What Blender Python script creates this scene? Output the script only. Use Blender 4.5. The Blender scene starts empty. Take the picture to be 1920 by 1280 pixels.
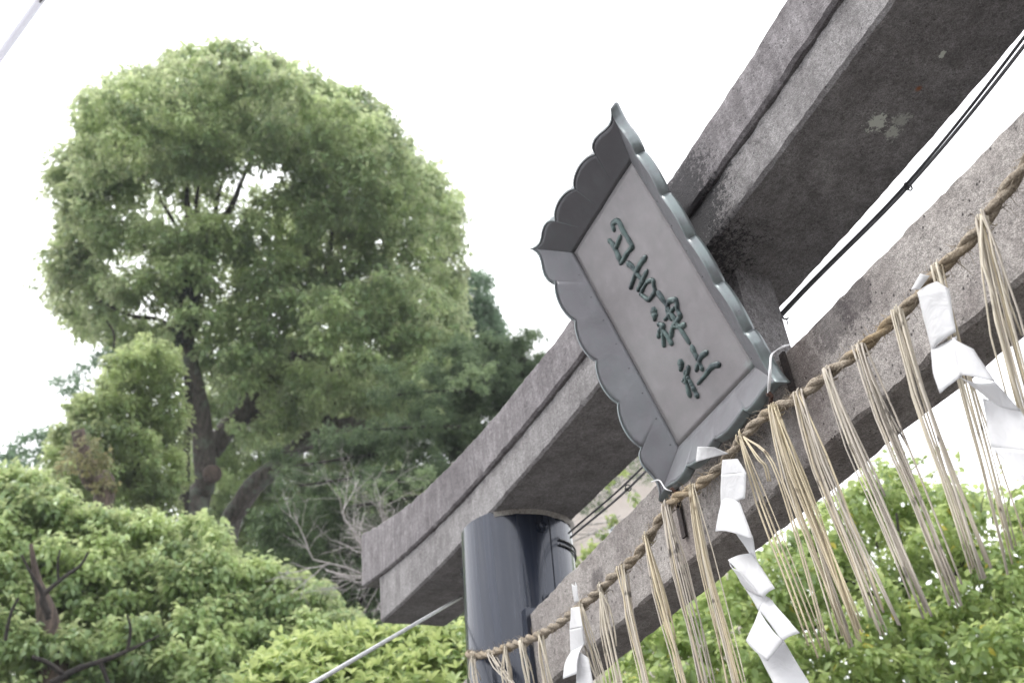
import bpy, math, random
import numpy as np
from mathutils import Vector, Matrix, noise

SC = bpy.context.scene
COL = SC.collection
F = 1920.0            # focal length in photo pixels (36 mm lens on a 36 mm wide sensor)
U = 1.25              # metres per unit of the torii survey
CAMZ = 1.6            # eye height


def _n(v):
    v = np.array(v, float)
    return v / np.linalg.norm(v)


AX = -_n([-960, 1523, F])                       # world axes seen in camera space
AZ = _n([-280, (-F * F - 960 * 280) / 1523.0 + 0.0, F])
AZ = _n(AZ - AX * (AZ @ AX))
AY = np.cross(AZ, AX)

# ------------------------------------------------------------------ camera
cam = bpy.data.cameras.new('camera')
camo = bpy.data.objects.new('camera', cam)
COL.objects.link(camo)
R = Matrix(((AX[0], -AX[1], -AX[2]), (AY[0], -AY[1], -AY[2]), (AZ[0], -AZ[1], -AZ[2]))).to_4x4()
camo.matrix_world = Matrix.Translation((0, 0, CAMZ)) @ R
cam.sensor_width = 36.0
cam.lens = 36.0
cam.clip_start = 0.05
cam.clip_end = 3000
cam.dof.use_dof = True
cam.dof.focus_distance = 1.95
cam.dof.aperture_fstop = 5.6
SC.camera = camo

# ------------------------------------------------------------------ sky, sun, exposure
SUN_EL, SUN_AZ = math.radians(58), math.radians(200)
w = bpy.data.worlds.new('World')
SC.world = w
w.use_nodes = True
nt = w.node_tree
nt.nodes.clear()
out = nt.nodes.new('ShaderNodeOutputWorld')
bg = nt.nodes.new('ShaderNodeBackground')
sky = nt.nodes.new('ShaderNodeTexSky')
sky.sky_type = 'NISHITA'
sky.sun_disc = False
sky.sun_elevation = SUN_EL
sky.sun_rotation = SUN_AZ
sky.dust_density = 6.0
sky.air_density = 1.5
hs = nt.nodes.new('ShaderNodeHueSaturation')
hs.inputs['Saturation'].default_value = 0.25
mx = nt.nodes.new('ShaderNodeMix')
mx.data_type = 'RGBA'
mx.inputs[0].default_value = 0.86
mx.inputs[7].default_value = (15.6, 15.7, 16.2, 1)      # the even cloud deck
nt.links.new(sky.outputs[0], hs.inputs['Color'])
nt.links.new(hs.outputs[0], mx.inputs[6])
nt.links.new(mx.outputs[2], bg.inputs['Color'])
bg.inputs['Strength'].default_value = 0.12
nt.links.new(bg.outputs[0], out.inputs['Surface'])

sl = bpy.data.lights.new('sun', 'SUN')
sl.energy = 1.5
sl.angle = math.radians(20)
sl.color = (1.0, 0.97, 0.92)
so = bpy.data.objects.new('sun', sl)
COL.objects.link(so)
sd = Vector((math.sin(SUN_AZ) * math.cos(SUN_EL), math.cos(SUN_AZ) * math.cos(SUN_EL), math.sin(SUN_EL)))
so.rotation_euler = sd.to_track_quat('Z', 'Y').to_euler()
so.location = (0, 0, 30)

SC.view_settings.view_transform = 'Standard'
SC.view_settings.look = 'None'
SC.view_settings.exposure = 0.5
SC.view_settings.gamma = 1.0
SC.view_settings.use_curve_mapping = False
SC.cycles.max_bounces = 8
SC.cycles.transparent_max_bounces = 8


# ------------------------------------------------------------------ survey helpers
def ray(px, py):
    d = np.array([px - 960.0, py - 640.0, F])
    return np.array([d @ AX, d @ AY, d @ AZ])


CAMP = np.array([0, 0, CAMZ])


def on_y(px, py, y):                 # y in torii units
    r = ray(px, py)
    return r * (y * U / r[1]) + CAMP


def far(px, py, dist):               # metres along the view ray
    r = ray(px, py)
    return r / np.linalg.norm(r) * dist + CAMP


def on_cyl(px, py, cx, cy, rad):     # first hit with a vertical cylinder (units)
    r = ray(px, py)
    dx, dy = r[0], r[1]
    A = dx * dx + dy * dy
    B = -2 * (dx * cx + dy * cy)
    C = cx * cx + cy * cy - rad * rad
    disc = B * B - 4 * A * C
    if disc < 0:
        return None
    t = (-B - math.sqrt(disc)) / (2 * A)
    return r * t * U + CAMP


def P3(x, y, z):                     # torii units -> metres
    return np.array([x * U, y * U, z * U + CAMZ])


# ------------------------------------------------------------------ object helpers
def wloc(o):
    v = Vector((0, 0, 0))
    while o is not None:
        v += o.location
        o = o.parent
    return v


def obj_from(name, verts, faces, mat, parent=None, smooth=True, sharp=None, loc=None):
    me = bpy.data.meshes.new(name)
    me.from_pydata([tuple(map(float, v)) for v in verts], [], [tuple(int(i) for i in f) for f in faces])
    me.materials.append(mat)
    if smooth:
        me.polygons.foreach_set('use_smooth', [True] * len(me.polygons))
        if sharp:
            me.set_sharp_from_angle(angle=math.radians(sharp))
    me.update()
    o = bpy.data.objects.new(name, me)
    COL.objects.link(o)
    if parent is not None:
        o.parent = parent
        o.location = -wloc(parent)
    return o


def fast_mesh(name, V, faces_n, idx, mat, parent=None, tint=None):
    """V (n,3); idx flat vertex indices; faces_n vertices per face."""
    me = bpy.data.meshes.new(name)
    nf = len(idx) // faces_n
    me.vertices.add(len(V))
    me.vertices.foreach_set('co', np.asarray(V, np.float32).ravel())
    me.loops.add(len(idx))
    me.loops.foreach_set('vertex_index', np.asarray(idx, np.int32))
    me.polygons.add(nf)
    me.polygons.foreach_set('loop_start', np.arange(0, nf * faces_n, faces_n, dtype=np.int32))
    me.materials.append(mat)
    if tint is not None:
        a = me.attributes.new('tint', 'FLOAT', 'POINT')
        a.data.foreach_set('value', np.asarray(tint, np.float32))
    me.update(calc_edges=True)
    o = bpy.data.objects.new(name, me)
    COL.objects.link(o)
    if parent is not None:
        o.parent = parent
        o.location = -wloc(parent)
    return o


def thing(name, label, cat, loc=(0, 0, 0), group=None):
    o = bpy.data.objects.new(name, None)
    o.empty_display_size = 0.1
    COL.objects.link(o)
    o.location = Vector([float(c) for c in loc])
    o['label'] = label
    o['category'] = cat
    if group:
        o['group'] = group
    return o


def tag(o, label, cat, group=None):
    o['label'] = label
    o['category'] = cat
    if group:
        o['group'] = group
    return o


def tube_arrays(path, radii, sides=6, cap=True):
    path = np.array(path, float)
    n = len(path)
    radii = np.broadcast_to(np.array(radii, float), (n,))
    T = np.gradient(path, axis=0)
    T /= np.linalg.norm(T, axis=1)[:, None] + 1e-12
    ref = np.array([0.31, 0.17, 0.93])
    if abs(T[0] @ ref) > 0.9:
        ref = np.array([1.0, 0.1, 0])
    N = np.cross(T[0], ref)
    N /= np.linalg.norm(N)
    V = []
    for i in range(n):
        N = N - T[i] * (N @ T[i])
        N /= np.linalg.norm(N) + 1e-12
        B = np.cross(T[i], N)
        for k in range(sides):
            a = 2 * math.pi * k / sides
            V.append(path[i] + radii[i] * (math.cos(a) * N + math.sin(a) * B))
    Fc = []
    for i in range(n - 1):
        for k in range(sides):
            k2 = (k + 1) % sides
            Fc.append((i * sides + k, i * sides + k2, (i + 1) * sides + k2, (i + 1) * sides + k))
    if cap:
        Fc.append(tuple(range(sides))[::-1])
        Fc.append(tuple((n - 1) * sides + k for k in range(sides)))
    return V, Fc


class MB:
    def __init__(s):
        s.v, s.f = [], []

    def add(s, V, Fc):
        o = len(s.v)
        s.v.extend(V)
        s.f.extend(tuple(i + o for i in f) for f in Fc)
        return s

    def tube(s, path, r, sides=6):
        return s.add(*tube_arrays(path, r, sides))

    def box(s, lo, hi):
        x0, y0, z0 = lo
        x1, y1, z1 = hi
        V = [(x0, y0, z0), (x1, y0, z0), (x1, y1, z0), (x0, y1, z0), (x0, y0, z1), (x1, y0, z1), (x1, y1, z1), (x0, y1, z1)]
        return s.add(V, [(0, 3, 2, 1), (4, 5, 6, 7), (0, 1, 5, 4), (1, 2, 6, 5), (2, 3, 7, 6), (3, 0, 4, 7)])

    def build(s, name, mat, parent=None, smooth=True, sharp=40):
        return obj_from(name, s.v, s.f, mat, parent, smooth, sharp)


def spline(pts, n):
    """Catmull-Rom through points, n samples."""
    P = np.array(pts, float)
    P = np.vstack([2 * P[0] - P[1], P, 2 * P[-1] - P[-2]])
    m = len(P) - 3
    outp = []
    for t in np.linspace(0, m - 1e-9, n):
        i = int(t)
        u = t - i
        a, b, c, d = P[i], P[i + 1], P[i + 2], P[i + 3]
        outp.append(0.5 * ((2 * b) + (-a + c) * u + (2 * a - 5 * b + 4 * c - d) * u * u + (-a + 3 * b - 3 * c + d) * u ** 3))
    return np.array(outp)


# ------------------------------------------------------------------ materials
class NT:
    def __init__(s, name):
        s.m = bpy.data.materials.new(name)
        s.m.use_nodes = True
        s.t = s.m.node_tree
        s.t.nodes.clear()
        s.o = s.t.nodes.new('ShaderNodeOutputMaterial')
        s.b = s.t.nodes.new('ShaderNodeBsdfPrincipled')
        s.t.links.new(s.b.outputs[0], s.o.inputs[0])
        s.co = s.t.nodes.new('ShaderNodeTexCoord').outputs['Object']

    def L(s, a, b):
        s.t.links.new(a, b)

    def mapping(s, scale, rot=(0, 0, 0), loc=(0, 0, 0)):
        n = s.t.nodes.new('ShaderNodeMapping')
        n.inputs['Scale'].default_value = scale
        n.inputs['Rotation'].default_value = rot
        n.inputs['Location'].default_value = loc
        s.L(s.co, n.inputs[0])
        return n.outputs[0]

    def noise(s, scale, detail=5, rough=0.6, vec=None, dist=0.0):
        n = s.t.nodes.new('ShaderNodeTexNoise')
        n.inputs['Scale'].default_value = scale
        n.inputs['Detail'].default_value = detail
        n.inputs['Roughness'].default_value = rough
        n.inputs['Distortion'].default_value = dist
        s.L(vec if vec is not None else s.co, n.inputs['Vector'])
        return n.outputs['Fac']

    def voro(s, scale, vec=None, feature='F1'):
        n = s.t.nodes.new('ShaderNodeTexVoronoi')
        n.feature = feature
        n.inputs['Scale'].default_value = scale
        s.L(vec if vec is not None else s.co, n.inputs['Vector'])
        return n.outputs['Distance']

    def ramp(s, fac, stops):
        n = s.t.nodes.new('ShaderNodeValToRGB')
        e = n.color_ramp.elements
        while len(e) < len(stops):
            e.new(0.5)
        for i, (p, c) in enumerate(stops):
            e[i].position = p
            if isinstance(c, (int, float)):
                c = (c, c, c)
            e[i].color = (*c, 1)
        s.L(fac, n.inputs[0])
        return n.outputs[0]

    def mix(s, fac, a, b, mode='MIX'):
        n = s.t.nodes.new('ShaderNodeMix')
        n.data_type = 'RGBA'
        n.blend_type = mode
        for v, i in ((fac, 0), (a, 6), (b, 7)):
            if isinstance(v, (int, float)):
                n.inputs[i].default_value = v
            elif isinstance(v, tuple):
                n.inputs[i].default_value = (*v, 1)
            else:
                s.L(v, n.inputs[i])
        return n.outputs[2]

    def math(s, op, a, b=0.0):
        n = s.t.nodes.new('ShaderNodeMath')
        n.operation = op
        n.use_clamp = False
        for v, i in ((a, 0), (b, 1)):
            if isinstance(v, (int, float)):
                n.inputs[i].default_value = v
            else:
                s.L(v, n.inputs[i])
        return n.outputs[0]

    def bump(s, h, strength, dist):
        n = s.t.nodes.new('ShaderNodeBump')
        n.inputs['Strength'].default_value = strength
        n.inputs['Distance'].default_value = dist
        s.L(h, n.inputs['Height'])
        s.L(n.outputs[0], s.b.inputs['Normal'])

    def col(s, c):
        if isinstance(c, tuple):
            s.b.inputs['Base Color'].default_value = (*c, 1)
        else:
            s.L(c, s.b.inputs['Base Color'])

    def set(s, **k):
        for a, v in k.items():
            a = a.replace('_', ' ')
            if isinstance(v, (int, float)):
                s.b.inputs[a].default_value = v
            else:
                s.L(v, s.b.inputs[a])

    def dist_mask(s, centre, r0, r1, scale=(1, 1, 1)):
        """1 inside r0 of a point in object space, 0 outside r1"""
        a = s.t.nodes.new('ShaderNodeVectorMath')
        a.operation = 'SUBTRACT'
        s.L(s.co, a.inputs[0])
        a.inputs[1].default_value = tuple(float(c) for c in centre)
        m = s.t.nodes.new('ShaderNodeVectorMath')
        m.operation = 'MULTIPLY'
        s.L(a.outputs[0], m.inputs[0])
        m.inputs[1].default_value = scale
        l = s.t.nodes.new('ShaderNodeVectorMath')
        l.operation = 'LENGTH'
        s.L(m.outputs[0], l.inputs[0])
        r = s.t.nodes.new('ShaderNodeMapRange')
        r.inputs['From Min'].default_value = r0
        r.inputs['From Max'].default_value = r1
        r.inputs['To Min'].default_value = 1
        r.inputs['To Max'].default_value = 0
        s.L(l.outputs['Value'], r.inputs['Value'])
        return r.outputs[0]


def stone_mat(name, light, mid, dark, streak=0.5, marks=None, pit=0.5):
    s = NT(name)
    big = s.noise(2.2, 4, 0.55)
    med = s.noise(14, 6, 0.65)
    fine = s.noise(110, 5, 0.75)
    grain = s.noise(420, 2, 0.6)
    c = s.ramp(big, [(0.32, mid), (0.66, light)])
    c = s.mix(s.ramp(med, [(0.42, 0.0), (0.68, 0.6)]), c, dark, 'MIX')
    c = s.mix(0.6, c, s.ramp(fine, [(0.32, 0.2), (0.68, 0.8)]), 'OVERLAY')
    c = s.mix(0.5, c, s.ramp(grain, [(0.34, 0.12), (0.66, 0.88)]), 'OVERLAY')
    # rain streaks running down the faces
    st = s.noise(1.0, 5, 0.6, s.mapping((34, 34, 2.2)))
    c = s.mix(s.math('MULTIPLY', s.ramp(st, [(0.42, 0.0), (0.68, 1.0)]), streak * 0.55), c, dark)
    st2 = s.noise(1.0, 4, 0.6, s.mapping((26, 26, 3.0), loc=(4.3, 1, 2)))
    c = s.mix(s.math('MULTIPLY', s.ramp(st2, [(0.55, 0.0), (0.75, 1.0)]), streak * 0.4), c, tuple(min(1, x * 1.35) for x in light))
    # pits
    pv = s.voro(95, s.mapping((1, 1, 0.62), rot=(0, 0.25, 0)))
    pmask = s.math('MULTIPLY', s.ramp(pv, [(0.10, 1.0), (0.24, 0.0)]), s.ramp(s.noise(26, 3), [(0.47, 0.0), (0.56, 1.0)]))
    c = s.mix(s.math('MULTIPLY', pmask, pit), c, (0.035, 0.032, 0.032))
    if marks:
        c = marks(s, c)
    s.col(c)
    s.set(Roughness=0.92)
    s.b.inputs['Specular IOR Level'].default_value = 0.25
    h = s.math('ADD', s.math('MULTIPLY', fine, 0.7), s.math('MULTIPLY', grain, 0.35))
    h = s.math('SUBTRACT', s.math('ADD', h, s.math('MULTIPLY', med, 0.9)), s.math('MULTIPLY', pmask, 0.6))
    s.bump(h, 0.75, 0.006)
    return s.m


def centre_on_bottom(px, py, zu):
    r = ray(px, py)
    return r * (zu * U / r[2]) + CAMP


def kasagi_marks(s, c):
    # black grime round the plaque, pale lichen and a rust spot under the beam
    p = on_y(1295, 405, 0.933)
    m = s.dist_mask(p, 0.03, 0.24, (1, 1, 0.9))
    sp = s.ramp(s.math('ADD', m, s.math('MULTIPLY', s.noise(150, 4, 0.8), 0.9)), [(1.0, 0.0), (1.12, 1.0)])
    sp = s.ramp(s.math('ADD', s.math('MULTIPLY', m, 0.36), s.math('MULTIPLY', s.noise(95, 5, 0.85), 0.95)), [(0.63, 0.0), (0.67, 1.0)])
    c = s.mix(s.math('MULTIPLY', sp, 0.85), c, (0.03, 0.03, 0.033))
    for (px, py, r, k) in ((1643, 228, 0.036, 1.0), (1672, 246, 0.028, 0.75), (1768, 103, 0.012, 1.0), (1690, 222, 0.03, 0.5)):
        q = centre_on_bottom(px, py, 1.21)
        mm = s.dist_mask(q, 0.0, r * 1.25, (1, 1, 0.5))
        t = s.ramp(s.math('ADD', s.math('MULTIPLY', mm, 0.55), s.math('MULTIPLY', s.noise(85, 5, 0.8), 1.3)), [(0.96, 0.0), (1.0, 1.0)])
        c = s.mix(s.math('MULTIPLY', t, 0.8 * k), c, (0.78, 0.82, 0.74))
    q = centre_on_bottom(1722, 166, 1.21)
    c = s.mix(s.math('MULTIPLY', s.dist_mask(q, 0.002, 0.009, (1, 1, 0.4)), 0.9), c, (0.30, 0.10, 0.035))
    return c


def kasagi_top_marks(s, c):
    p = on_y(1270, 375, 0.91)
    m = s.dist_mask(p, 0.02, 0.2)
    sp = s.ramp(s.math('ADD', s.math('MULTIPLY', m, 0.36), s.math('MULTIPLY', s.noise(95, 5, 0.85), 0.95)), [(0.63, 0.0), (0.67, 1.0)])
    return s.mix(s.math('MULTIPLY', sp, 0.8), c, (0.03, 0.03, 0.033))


def nuki_marks(s, c):
    for (px, py, r) in ((1560, 600, 0.12), (1600, 560, 0.09), (1120, 1090, 0.07)):
        q = on_y(px, py, 1.0)
        m = s.dist_mask(q, r * 0.2, r)
        t = s.ramp(s.math('ADD', s.math('MULTIPLY', m, 0.5), s.math('MULTIPLY', s.noise(70, 5, 0.8), 0.8)), [(0.66, 0.0), (0.76, 1.0)])
        c = s.mix(s.math('MULTIPLY', t, 0.55), c, (0.05, 0.042, 0.045))
    # rust run-off under the plaque hooks
    for (px, py, k) in ((1500, 700, 0.6), (1275, 960, 0.5)):
        q = on_y(px, py, 1.0)
        m = s.dist_mask(q, 0.01, 0.1, (1, 1, 0.3))
        c = s.mix(s.math('MULTIPLY', m, k * 0.6), c, (0.10, 0.055, 0.04))
    return c


M = {}
M['kasagi'] = stone_mat('kasagi_concrete', (0.275, 0.260, 0.267), (0.185, 0.172, 0.180), (0.092, 0.082, 0.086), 0.85, kasagi_top_marks, 0.5)
M['shimaki'] = stone_mat('shimaki_concrete', (0.31, 0.300, 0.300), (0.225, 0.216, 0.217), (0.115, 0.106, 0.108), 0.6, kasagi_marks, 0.55)
M['nuki'] = stone_mat('nuki_granite', (0.37, 0.345, 0.325), (0.275, 0.255, 0.243), (0.15, 0.13, 0.125), 0.2, nuki_marks, 0.9)
M['mortar'] = stone_mat('mortar', (0.42, 0.40, 0.37), (0.32, 0.30, 0.28), (0.2, 0.18, 0.16), 0.1)

s = NT('painted_steel')
st = s.noise(1.0, 5, 0.55, s.mapping((22, 22, 0.35)))
st2 = s.noise(1.0, 3, 0.6, s.mapping((90, 90, 0.6)))
c = s.ramp(st, [(0.3, (0.006, 0.011, 0.025)), (0.7, (0.015, 0.022, 0.042))])
c = s.mix(s.math('MULTIPLY', s.ramp(st2, [(0.5, 0.0), (0.72, 1.0)]), 0.3), c, (0.08, 0.083, 0.10))
s.col(c)
s.set(Roughness=s.ramp(st, [(0.3, 0.20), (0.7, 0.32)]))
s.b.inputs['Coat Weight'].default_value = 0.42
s.b.inputs['Coat Roughness'].default_value = 0.10
s.b.inputs['Coat IOR'].default_value = 1.6
s.b.inputs['Metallic'].default_value = 0.35
s.b.inputs['Specular IOR Level'].default_value = 0.6
s.bump(st, 0.08, 0.004)
M['steel'] = s.m


def copper(name, base, patina, amount, rough=0.42, marks=None):
    s = NT(name)
    big = s.noise(5, 5, 0.6)
    med = s.noise(30, 5, 0.7)
    st = s.noise(1.0, 5, 0.6, s.mapping((30, 30, 4)))
    c = s.ramp(big, [(0.3, tuple(x * 0.88 for x in base)), (0.7, tuple(x * 1.10 for x in base))])
    c = s.mix(s.math('MULTIPLY', s.ramp(st, [(0.5, 0.0), (0.75, 1.0)]), 0.25), c, tuple(x * 1.4 for x in base))
    k = s.ramp(s.math('ADD', s.math('MULTIPLY', med, 0.6), s.math('MULTIPLY', big, 0.5)), [(0.56 - amount * 0.2, 0.0), (0.70 - amount * 0.2, 1.0)])
    c = s.mix(s.math('MULTIPLY', k, amount), c, patina)
    if marks:
        c = marks(s, c)
    sp = s.ramp(s.voro(60), [(0.02, 1.0), (0.05, 0.0)])
    c = s.mix(s.math('MULTIPLY', sp, 0.5), c, (0.35, 0.36, 0.35))
    s.col(c)
    s.set(Roughness=s.ramp(med, [(0.3, rough - 0.07), (0.7, rough + 0.12)]))
    s.b.inputs['Metallic'].default_value = 0.45
    s.bump(s.math('ADD', s.math('MULTIPLY', big, 1.0), s.math('MULTIPLY', med, 0.15)), 0.25, 0.01)
    return s.m


def panel_marks(s, c):
    for (zx, zy, r, k) in ((785, 1050, 0.035, 0.7), (690, 1210, 0.05, 0.5), (520, 940, 0.03, 0.5), (340, 690, 0.03, 0.4), (300, 620, 0.03, 0.35), (560, 880, 0.04, 0.3)):
        q = on_y(1120 + zx / 3.2, 380 + zy / 3.2, 0.80 + 0.153 * min(1, max(0, (zy - 100) / 1250)))
        m = s.dist_mask(q, 0.0, r, (1.6, 0.6, 0.7))
        c = s.mix(s.math('MULTIPLY', m, k * 0.75), c, (0.13, 0.135, 0.14))
    q = on_y(1425, 690, 0.957)
    m = s.dist_mask(q, 0.0, 0.07)
    m = s.ramp(s.math('ADD', s.math('MULTIPLY', m, 0.6), s.math('MULTIPLY', s.noise(40, 5, 0.7), 0.6)), [(0.55, 0.0), (0.72, 1.0)])
    return s.mix(s.math('MULTIPLY', m, 0.5), c, (0.30, 0.37, 0.36))


M['panel'] = copper('weathered_copper_panel', (0.235, 0.222, 0.228), (0.25, 0.26, 0.255), 0.25, 0.5, panel_marks)
M['frame'] = copper('weathered_copper_frame', (0.155, 0.152, 0.165), (0.18, 0.215, 0.215), 0.25, 0.44)
M['lip'] = copper('weathered_copper_lip', (0.19, 0.20, 0.21), (0.24, 0.31, 0.30), 0.45, 0.33)
M['verdigris'] = copper('verdigris_copper', (0.035, 0.048, 0.054), (0.14, 0.20, 0.185), 0.55, 0.36)
M['seam'] = copper('dark_seam_copper', (0.06, 0.06, 0.065), (0.1, 0.12, 0.12), 0.2, 0.5)  # dark copper of the frame seams and rivets

s = NT('straw_rope')
a = s.noise(1.0, 4, 0.7, s.mapping((300, 300, 300)))
b = s.noise(6, 3, 0.5)
c = s.ramp(a, [(0.3, (0.13, 0.10, 0.075)), (0.5, (0.31, 0.26, 0.20)), (0.7, (0.50, 0.44, 0.35))])
c = s.mix(s.ramp(b, [(0.50, 0.0), (0.68, 0.5)]), c, (0.36, 0.25, 0.11))
s.col(c)
s.set(Roughness=0.85)
s.bump(a, 0.8, 0.003)
M['rope'] = s.m


def straw(name, base, dark):
    s = NT(name)
    info = s.t.nodes.new('ShaderNodeObjectInfo').outputs['Random']
    n = s.noise(14, 3, 0.6)
    c = s.ramp(n, [(0.35, tuple(x * 0.8 for x in base)), (0.6, base)])
    c = s.mix(s.ramp(info, [(0.0, 0.0), (1.0, 0.55)]), c, (0.36, 0.31, 0.25))
    n2 = s.noise(26, 2, 0.5)
    c = s.mix(s.ramp(n2, [(0.64, 0.0), (0.70, 0.85)]), c, dark)
    s.col(c)
    s.set(Roughness=0.5)
    s.b.inputs['Specular IOR Level'].default_value = 0.4
    return s.m


M['straw_pale'] = straw('straw_pale', (0.68, 0.62, 0.50), (0.10, 0.08, 0.06))
M['straw_gold'] = straw('straw_golden', (0.66, 0.57, 0.39), (0.13, 0.09, 0.05))
M['straw_grey'] = straw('straw_greyed', (0.54, 0.49, 0.42), (0.06, 0.05, 0.045))

s = NT('white_paper')
n = s.noise(9, 4, 0.5)
s.col(s.ramp(n, [(0.3, (0.73, 0.73, 0.74)), (0.7, (0.78, 0.78, 0.785))]))
s.set(Roughness=0.7)
n2 = s.noise(22, 2, 0.5, None, 1.5)
s.bump(s.math('ADD', n, n2), 0.4, 0.01)
tr = s.t.nodes.new('ShaderNodeBsdfTranslucent')
tr.inputs[0].default_value = (0.8, 0.8, 0.82, 1)
ms = s.t.nodes.new('ShaderNodeMixShader')
ms.inputs[0].default_value = 0.38
s.L(s.b.outputs[0], ms.inputs[1])
s.L(tr.outputs[0], ms.inputs[2])
s.L(ms.outputs[0], s.o.inputs[0])
M['paper'] = s.m


def simple(name, c0, c1, scale, rough=0.6, metal=0.0, bump=0.2):
    s = NT(name)
    n = s.noise(scale, 5, 0.65)
    s.col(s.ramp(n, [(0.35, c0), (0.65, c1)]))
    s.set(Roughness=rough)
    s.b.inputs['Metallic'].default_value = metal
    if bump:
        s.bump(n, bump, 0.01)
    return s.m


M['cable'] = simple('cable_rubber', (0.055, 0.055, 0.062), (0.09, 0.09, 0.10), 30, 0.4)
M['cable_grey'] = simple('cable_grey', (0.10, 0.10, 0.11), (0.15, 0.15, 0.16), 30, 0.35)
M['black_plastic'] = simple('black_plastic', (0.012, 0.012, 0.015), (0.02, 0.02, 0.024), 30, 0.35)
M['conduit'] = simple('galvanised_conduit', (0.55, 0.56, 0.57), (0.70, 0.71, 0.72), 40, 0.4, 0.2)
M['white_wire'] = simple('white_wire', (0.7, 0.7, 0.72), (0.8, 0.8, 0.8), 80, 0.4)
M['pale_pole'] = simple('pale_translucent_pipe', (0.84, 0.84, 0.90), (0.92, 0.92, 0.94), 3, 0.35, 0, 0)
_t = M['pale_pole'].node_tree
_tr = _t.nodes.new('ShaderNodeBsdfTranslucent')
_tr.inputs[0].default_value = (0.9, 0.9, 0.94, 1)
_ms = _t.nodes.new('ShaderNodeMixShader')
_pb = [n for n in _t.nodes if n.type == 'BSDF_PRINCIPLED'][0]
_om = [n for n in _t.nodes if n.type == 'OUTPUT_MATERIAL'][0]
_t.links.new(_pb.outputs[0], _ms.inputs[1])
_t.links.new(_tr.outputs[0], _ms.inputs[2])
_t.links.new(_ms.outputs[0], _om.inputs[0])
M['rust'] = simple('rusty_iron', (0.035, 0.02, 0.016), (0.10, 0.05, 0.035), 90, 0.9, 0.0, 0.8)
M['rust_dark'] = simple('dark_rusty_iron', (0.022, 0.018, 0.018), (0.055, 0.042, 0.038), 60, 0.9, 0.0, 0.8)
M['ground'] = simple('asphalt_ground', (0.075, 0.073, 0.070), (0.115, 0.11, 0.106), 2.0, 0.9)
M['wall'] = simple('cream_render', (0.50, 0.44, 0.39), (0.58, 0.52, 0.47), 2.0, 0.85)
M['roof'] = simple('roof_tile', (0.16, 0.13, 0.12), (0.24, 0.19, 0.17), 3, 0.8)
M['glass'] = simple('window_glass', (0.12, 0.16, 0.18), (0.2, 0.25, 0.27), 1, 0.08, 0, 0)


def bark(name, a, b, moss=None, sc=1.0):
    s = NT(name)
    n = s.noise(1.0, 6, 0.7, s.mapping((14 * sc, 14 * sc, 2.6 * sc)))
    c = s.ramp(n, [(0.35, a), (0.65, b)])
    if moss:
        m = s.noise(2.4 * sc, 5, 0.7)
        c = s.mix(s.ramp(m, [(0.5, 0.0), (0.6, 0.75)]), c, moss)
    s.col(c)
    s.set(Roughness=0.95)
    s.bump(n, 0.9, 0.05 / sc)
    return s.m


M['bark'] = bark('camphor_bark', (0.04, 0.035, 0.03), (0.15, 0.13, 0.115), (0.16, 0.19, 0.15))
M['bark_dark'] = bark('dark_bark', (0.018, 0.016, 0.015), (0.055, 0.047, 0.04))
M['bark_red'] = bark('reddish_bark', (0.045, 0.036, 0.032), (0.16, 0.12, 0.10), None, 2.0)
M['bark_grey'] = bark('dead_grey_bark', (0.28, 0.26, 0.25), (0.55, 0.52, 0.50), None, 3.0)


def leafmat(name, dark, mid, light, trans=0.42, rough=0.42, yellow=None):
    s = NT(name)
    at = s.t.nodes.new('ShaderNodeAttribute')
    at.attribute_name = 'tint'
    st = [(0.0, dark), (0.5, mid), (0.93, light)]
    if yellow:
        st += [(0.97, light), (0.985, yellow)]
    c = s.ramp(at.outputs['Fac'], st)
    s.col(c)
    s.set(Roughness=rough)
    s.b.inputs['Specular IOR Level'].default_value = 0.5
    t = s.t.nodes.new('ShaderNodeBsdfTranslucent')
    s.L(s.mix(0.6, c, tuple(min(1, x * 1.9) for x in light), 'MIX'), t.inputs[0])
    m = s.t.nodes.new('ShaderNodeMixShader')
    m.inputs[0].default_value = trans
    s.L(s.b.outputs[0], m.inputs[1])
    s.L(t.outputs[0], m.inputs[2])
    s.L(m.outputs[0], s.o.inputs[0])
    return s.m


M['leaf_camphor'] = leafmat('camphor_leaf', (0.10, 0.185, 0.09), (0.222, 0.355, 0.155), (0.52, 0.66, 0.33), 0.42, 0.34)
M['leaf_camphor_near'] = leafmat('near_camphor_leaf', (0.105, 0.18, 0.08), (0.225, 0.335, 0.135), (0.50, 0.62, 0.29), 0.42, 0.34)
M['leaf_dark'] = leafmat('dark_evergreen_leaf', (0.06, 0.10, 0.05), (0.11, 0.17, 0.08), (0.20, 0.28, 0.13), 0.35)
M['leaf_fir'] = leafmat('fir_needle', (0.045, 0.08, 0.04), (0.085, 0.145, 0.07), (0.26, 0.34, 0.18), 0.3, 0.5)
M['leaf_stump'] = leafmat('yellowing_leaf', (0.10, 0.14, 0.06), (0.20, 0.22, 0.10), (0.36, 0.31, 0.18))
M['leaf_blue'] = leafmat('blue_green_leaf', (0.08, 0.13, 0.09), (0.12, 0.19, 0.12), (0.2, 0.29, 0.18))
M['leaf_shrub'] = leafmat('bright_shrub_leaf', (0.085, 0.155, 0.045), (0.235, 0.335, 0.115), (0.48, 0.56, 0.235), 0.4, 0.3)
M['leaf_right'] = leafmat('plum_leaf', (0.10, 0.165, 0.06), (0.235, 0.33, 0.115), (0.46, 0.53, 0.23), 0.45, 0.42, (0.62, 0.48, 0.07))
M['ivy'] = leafmat('ivy_leaf', (0.012, 0.030, 0.018), (0.020, 0.048, 0.026), (0.04, 0.08, 0.04), 0.15)

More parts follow.
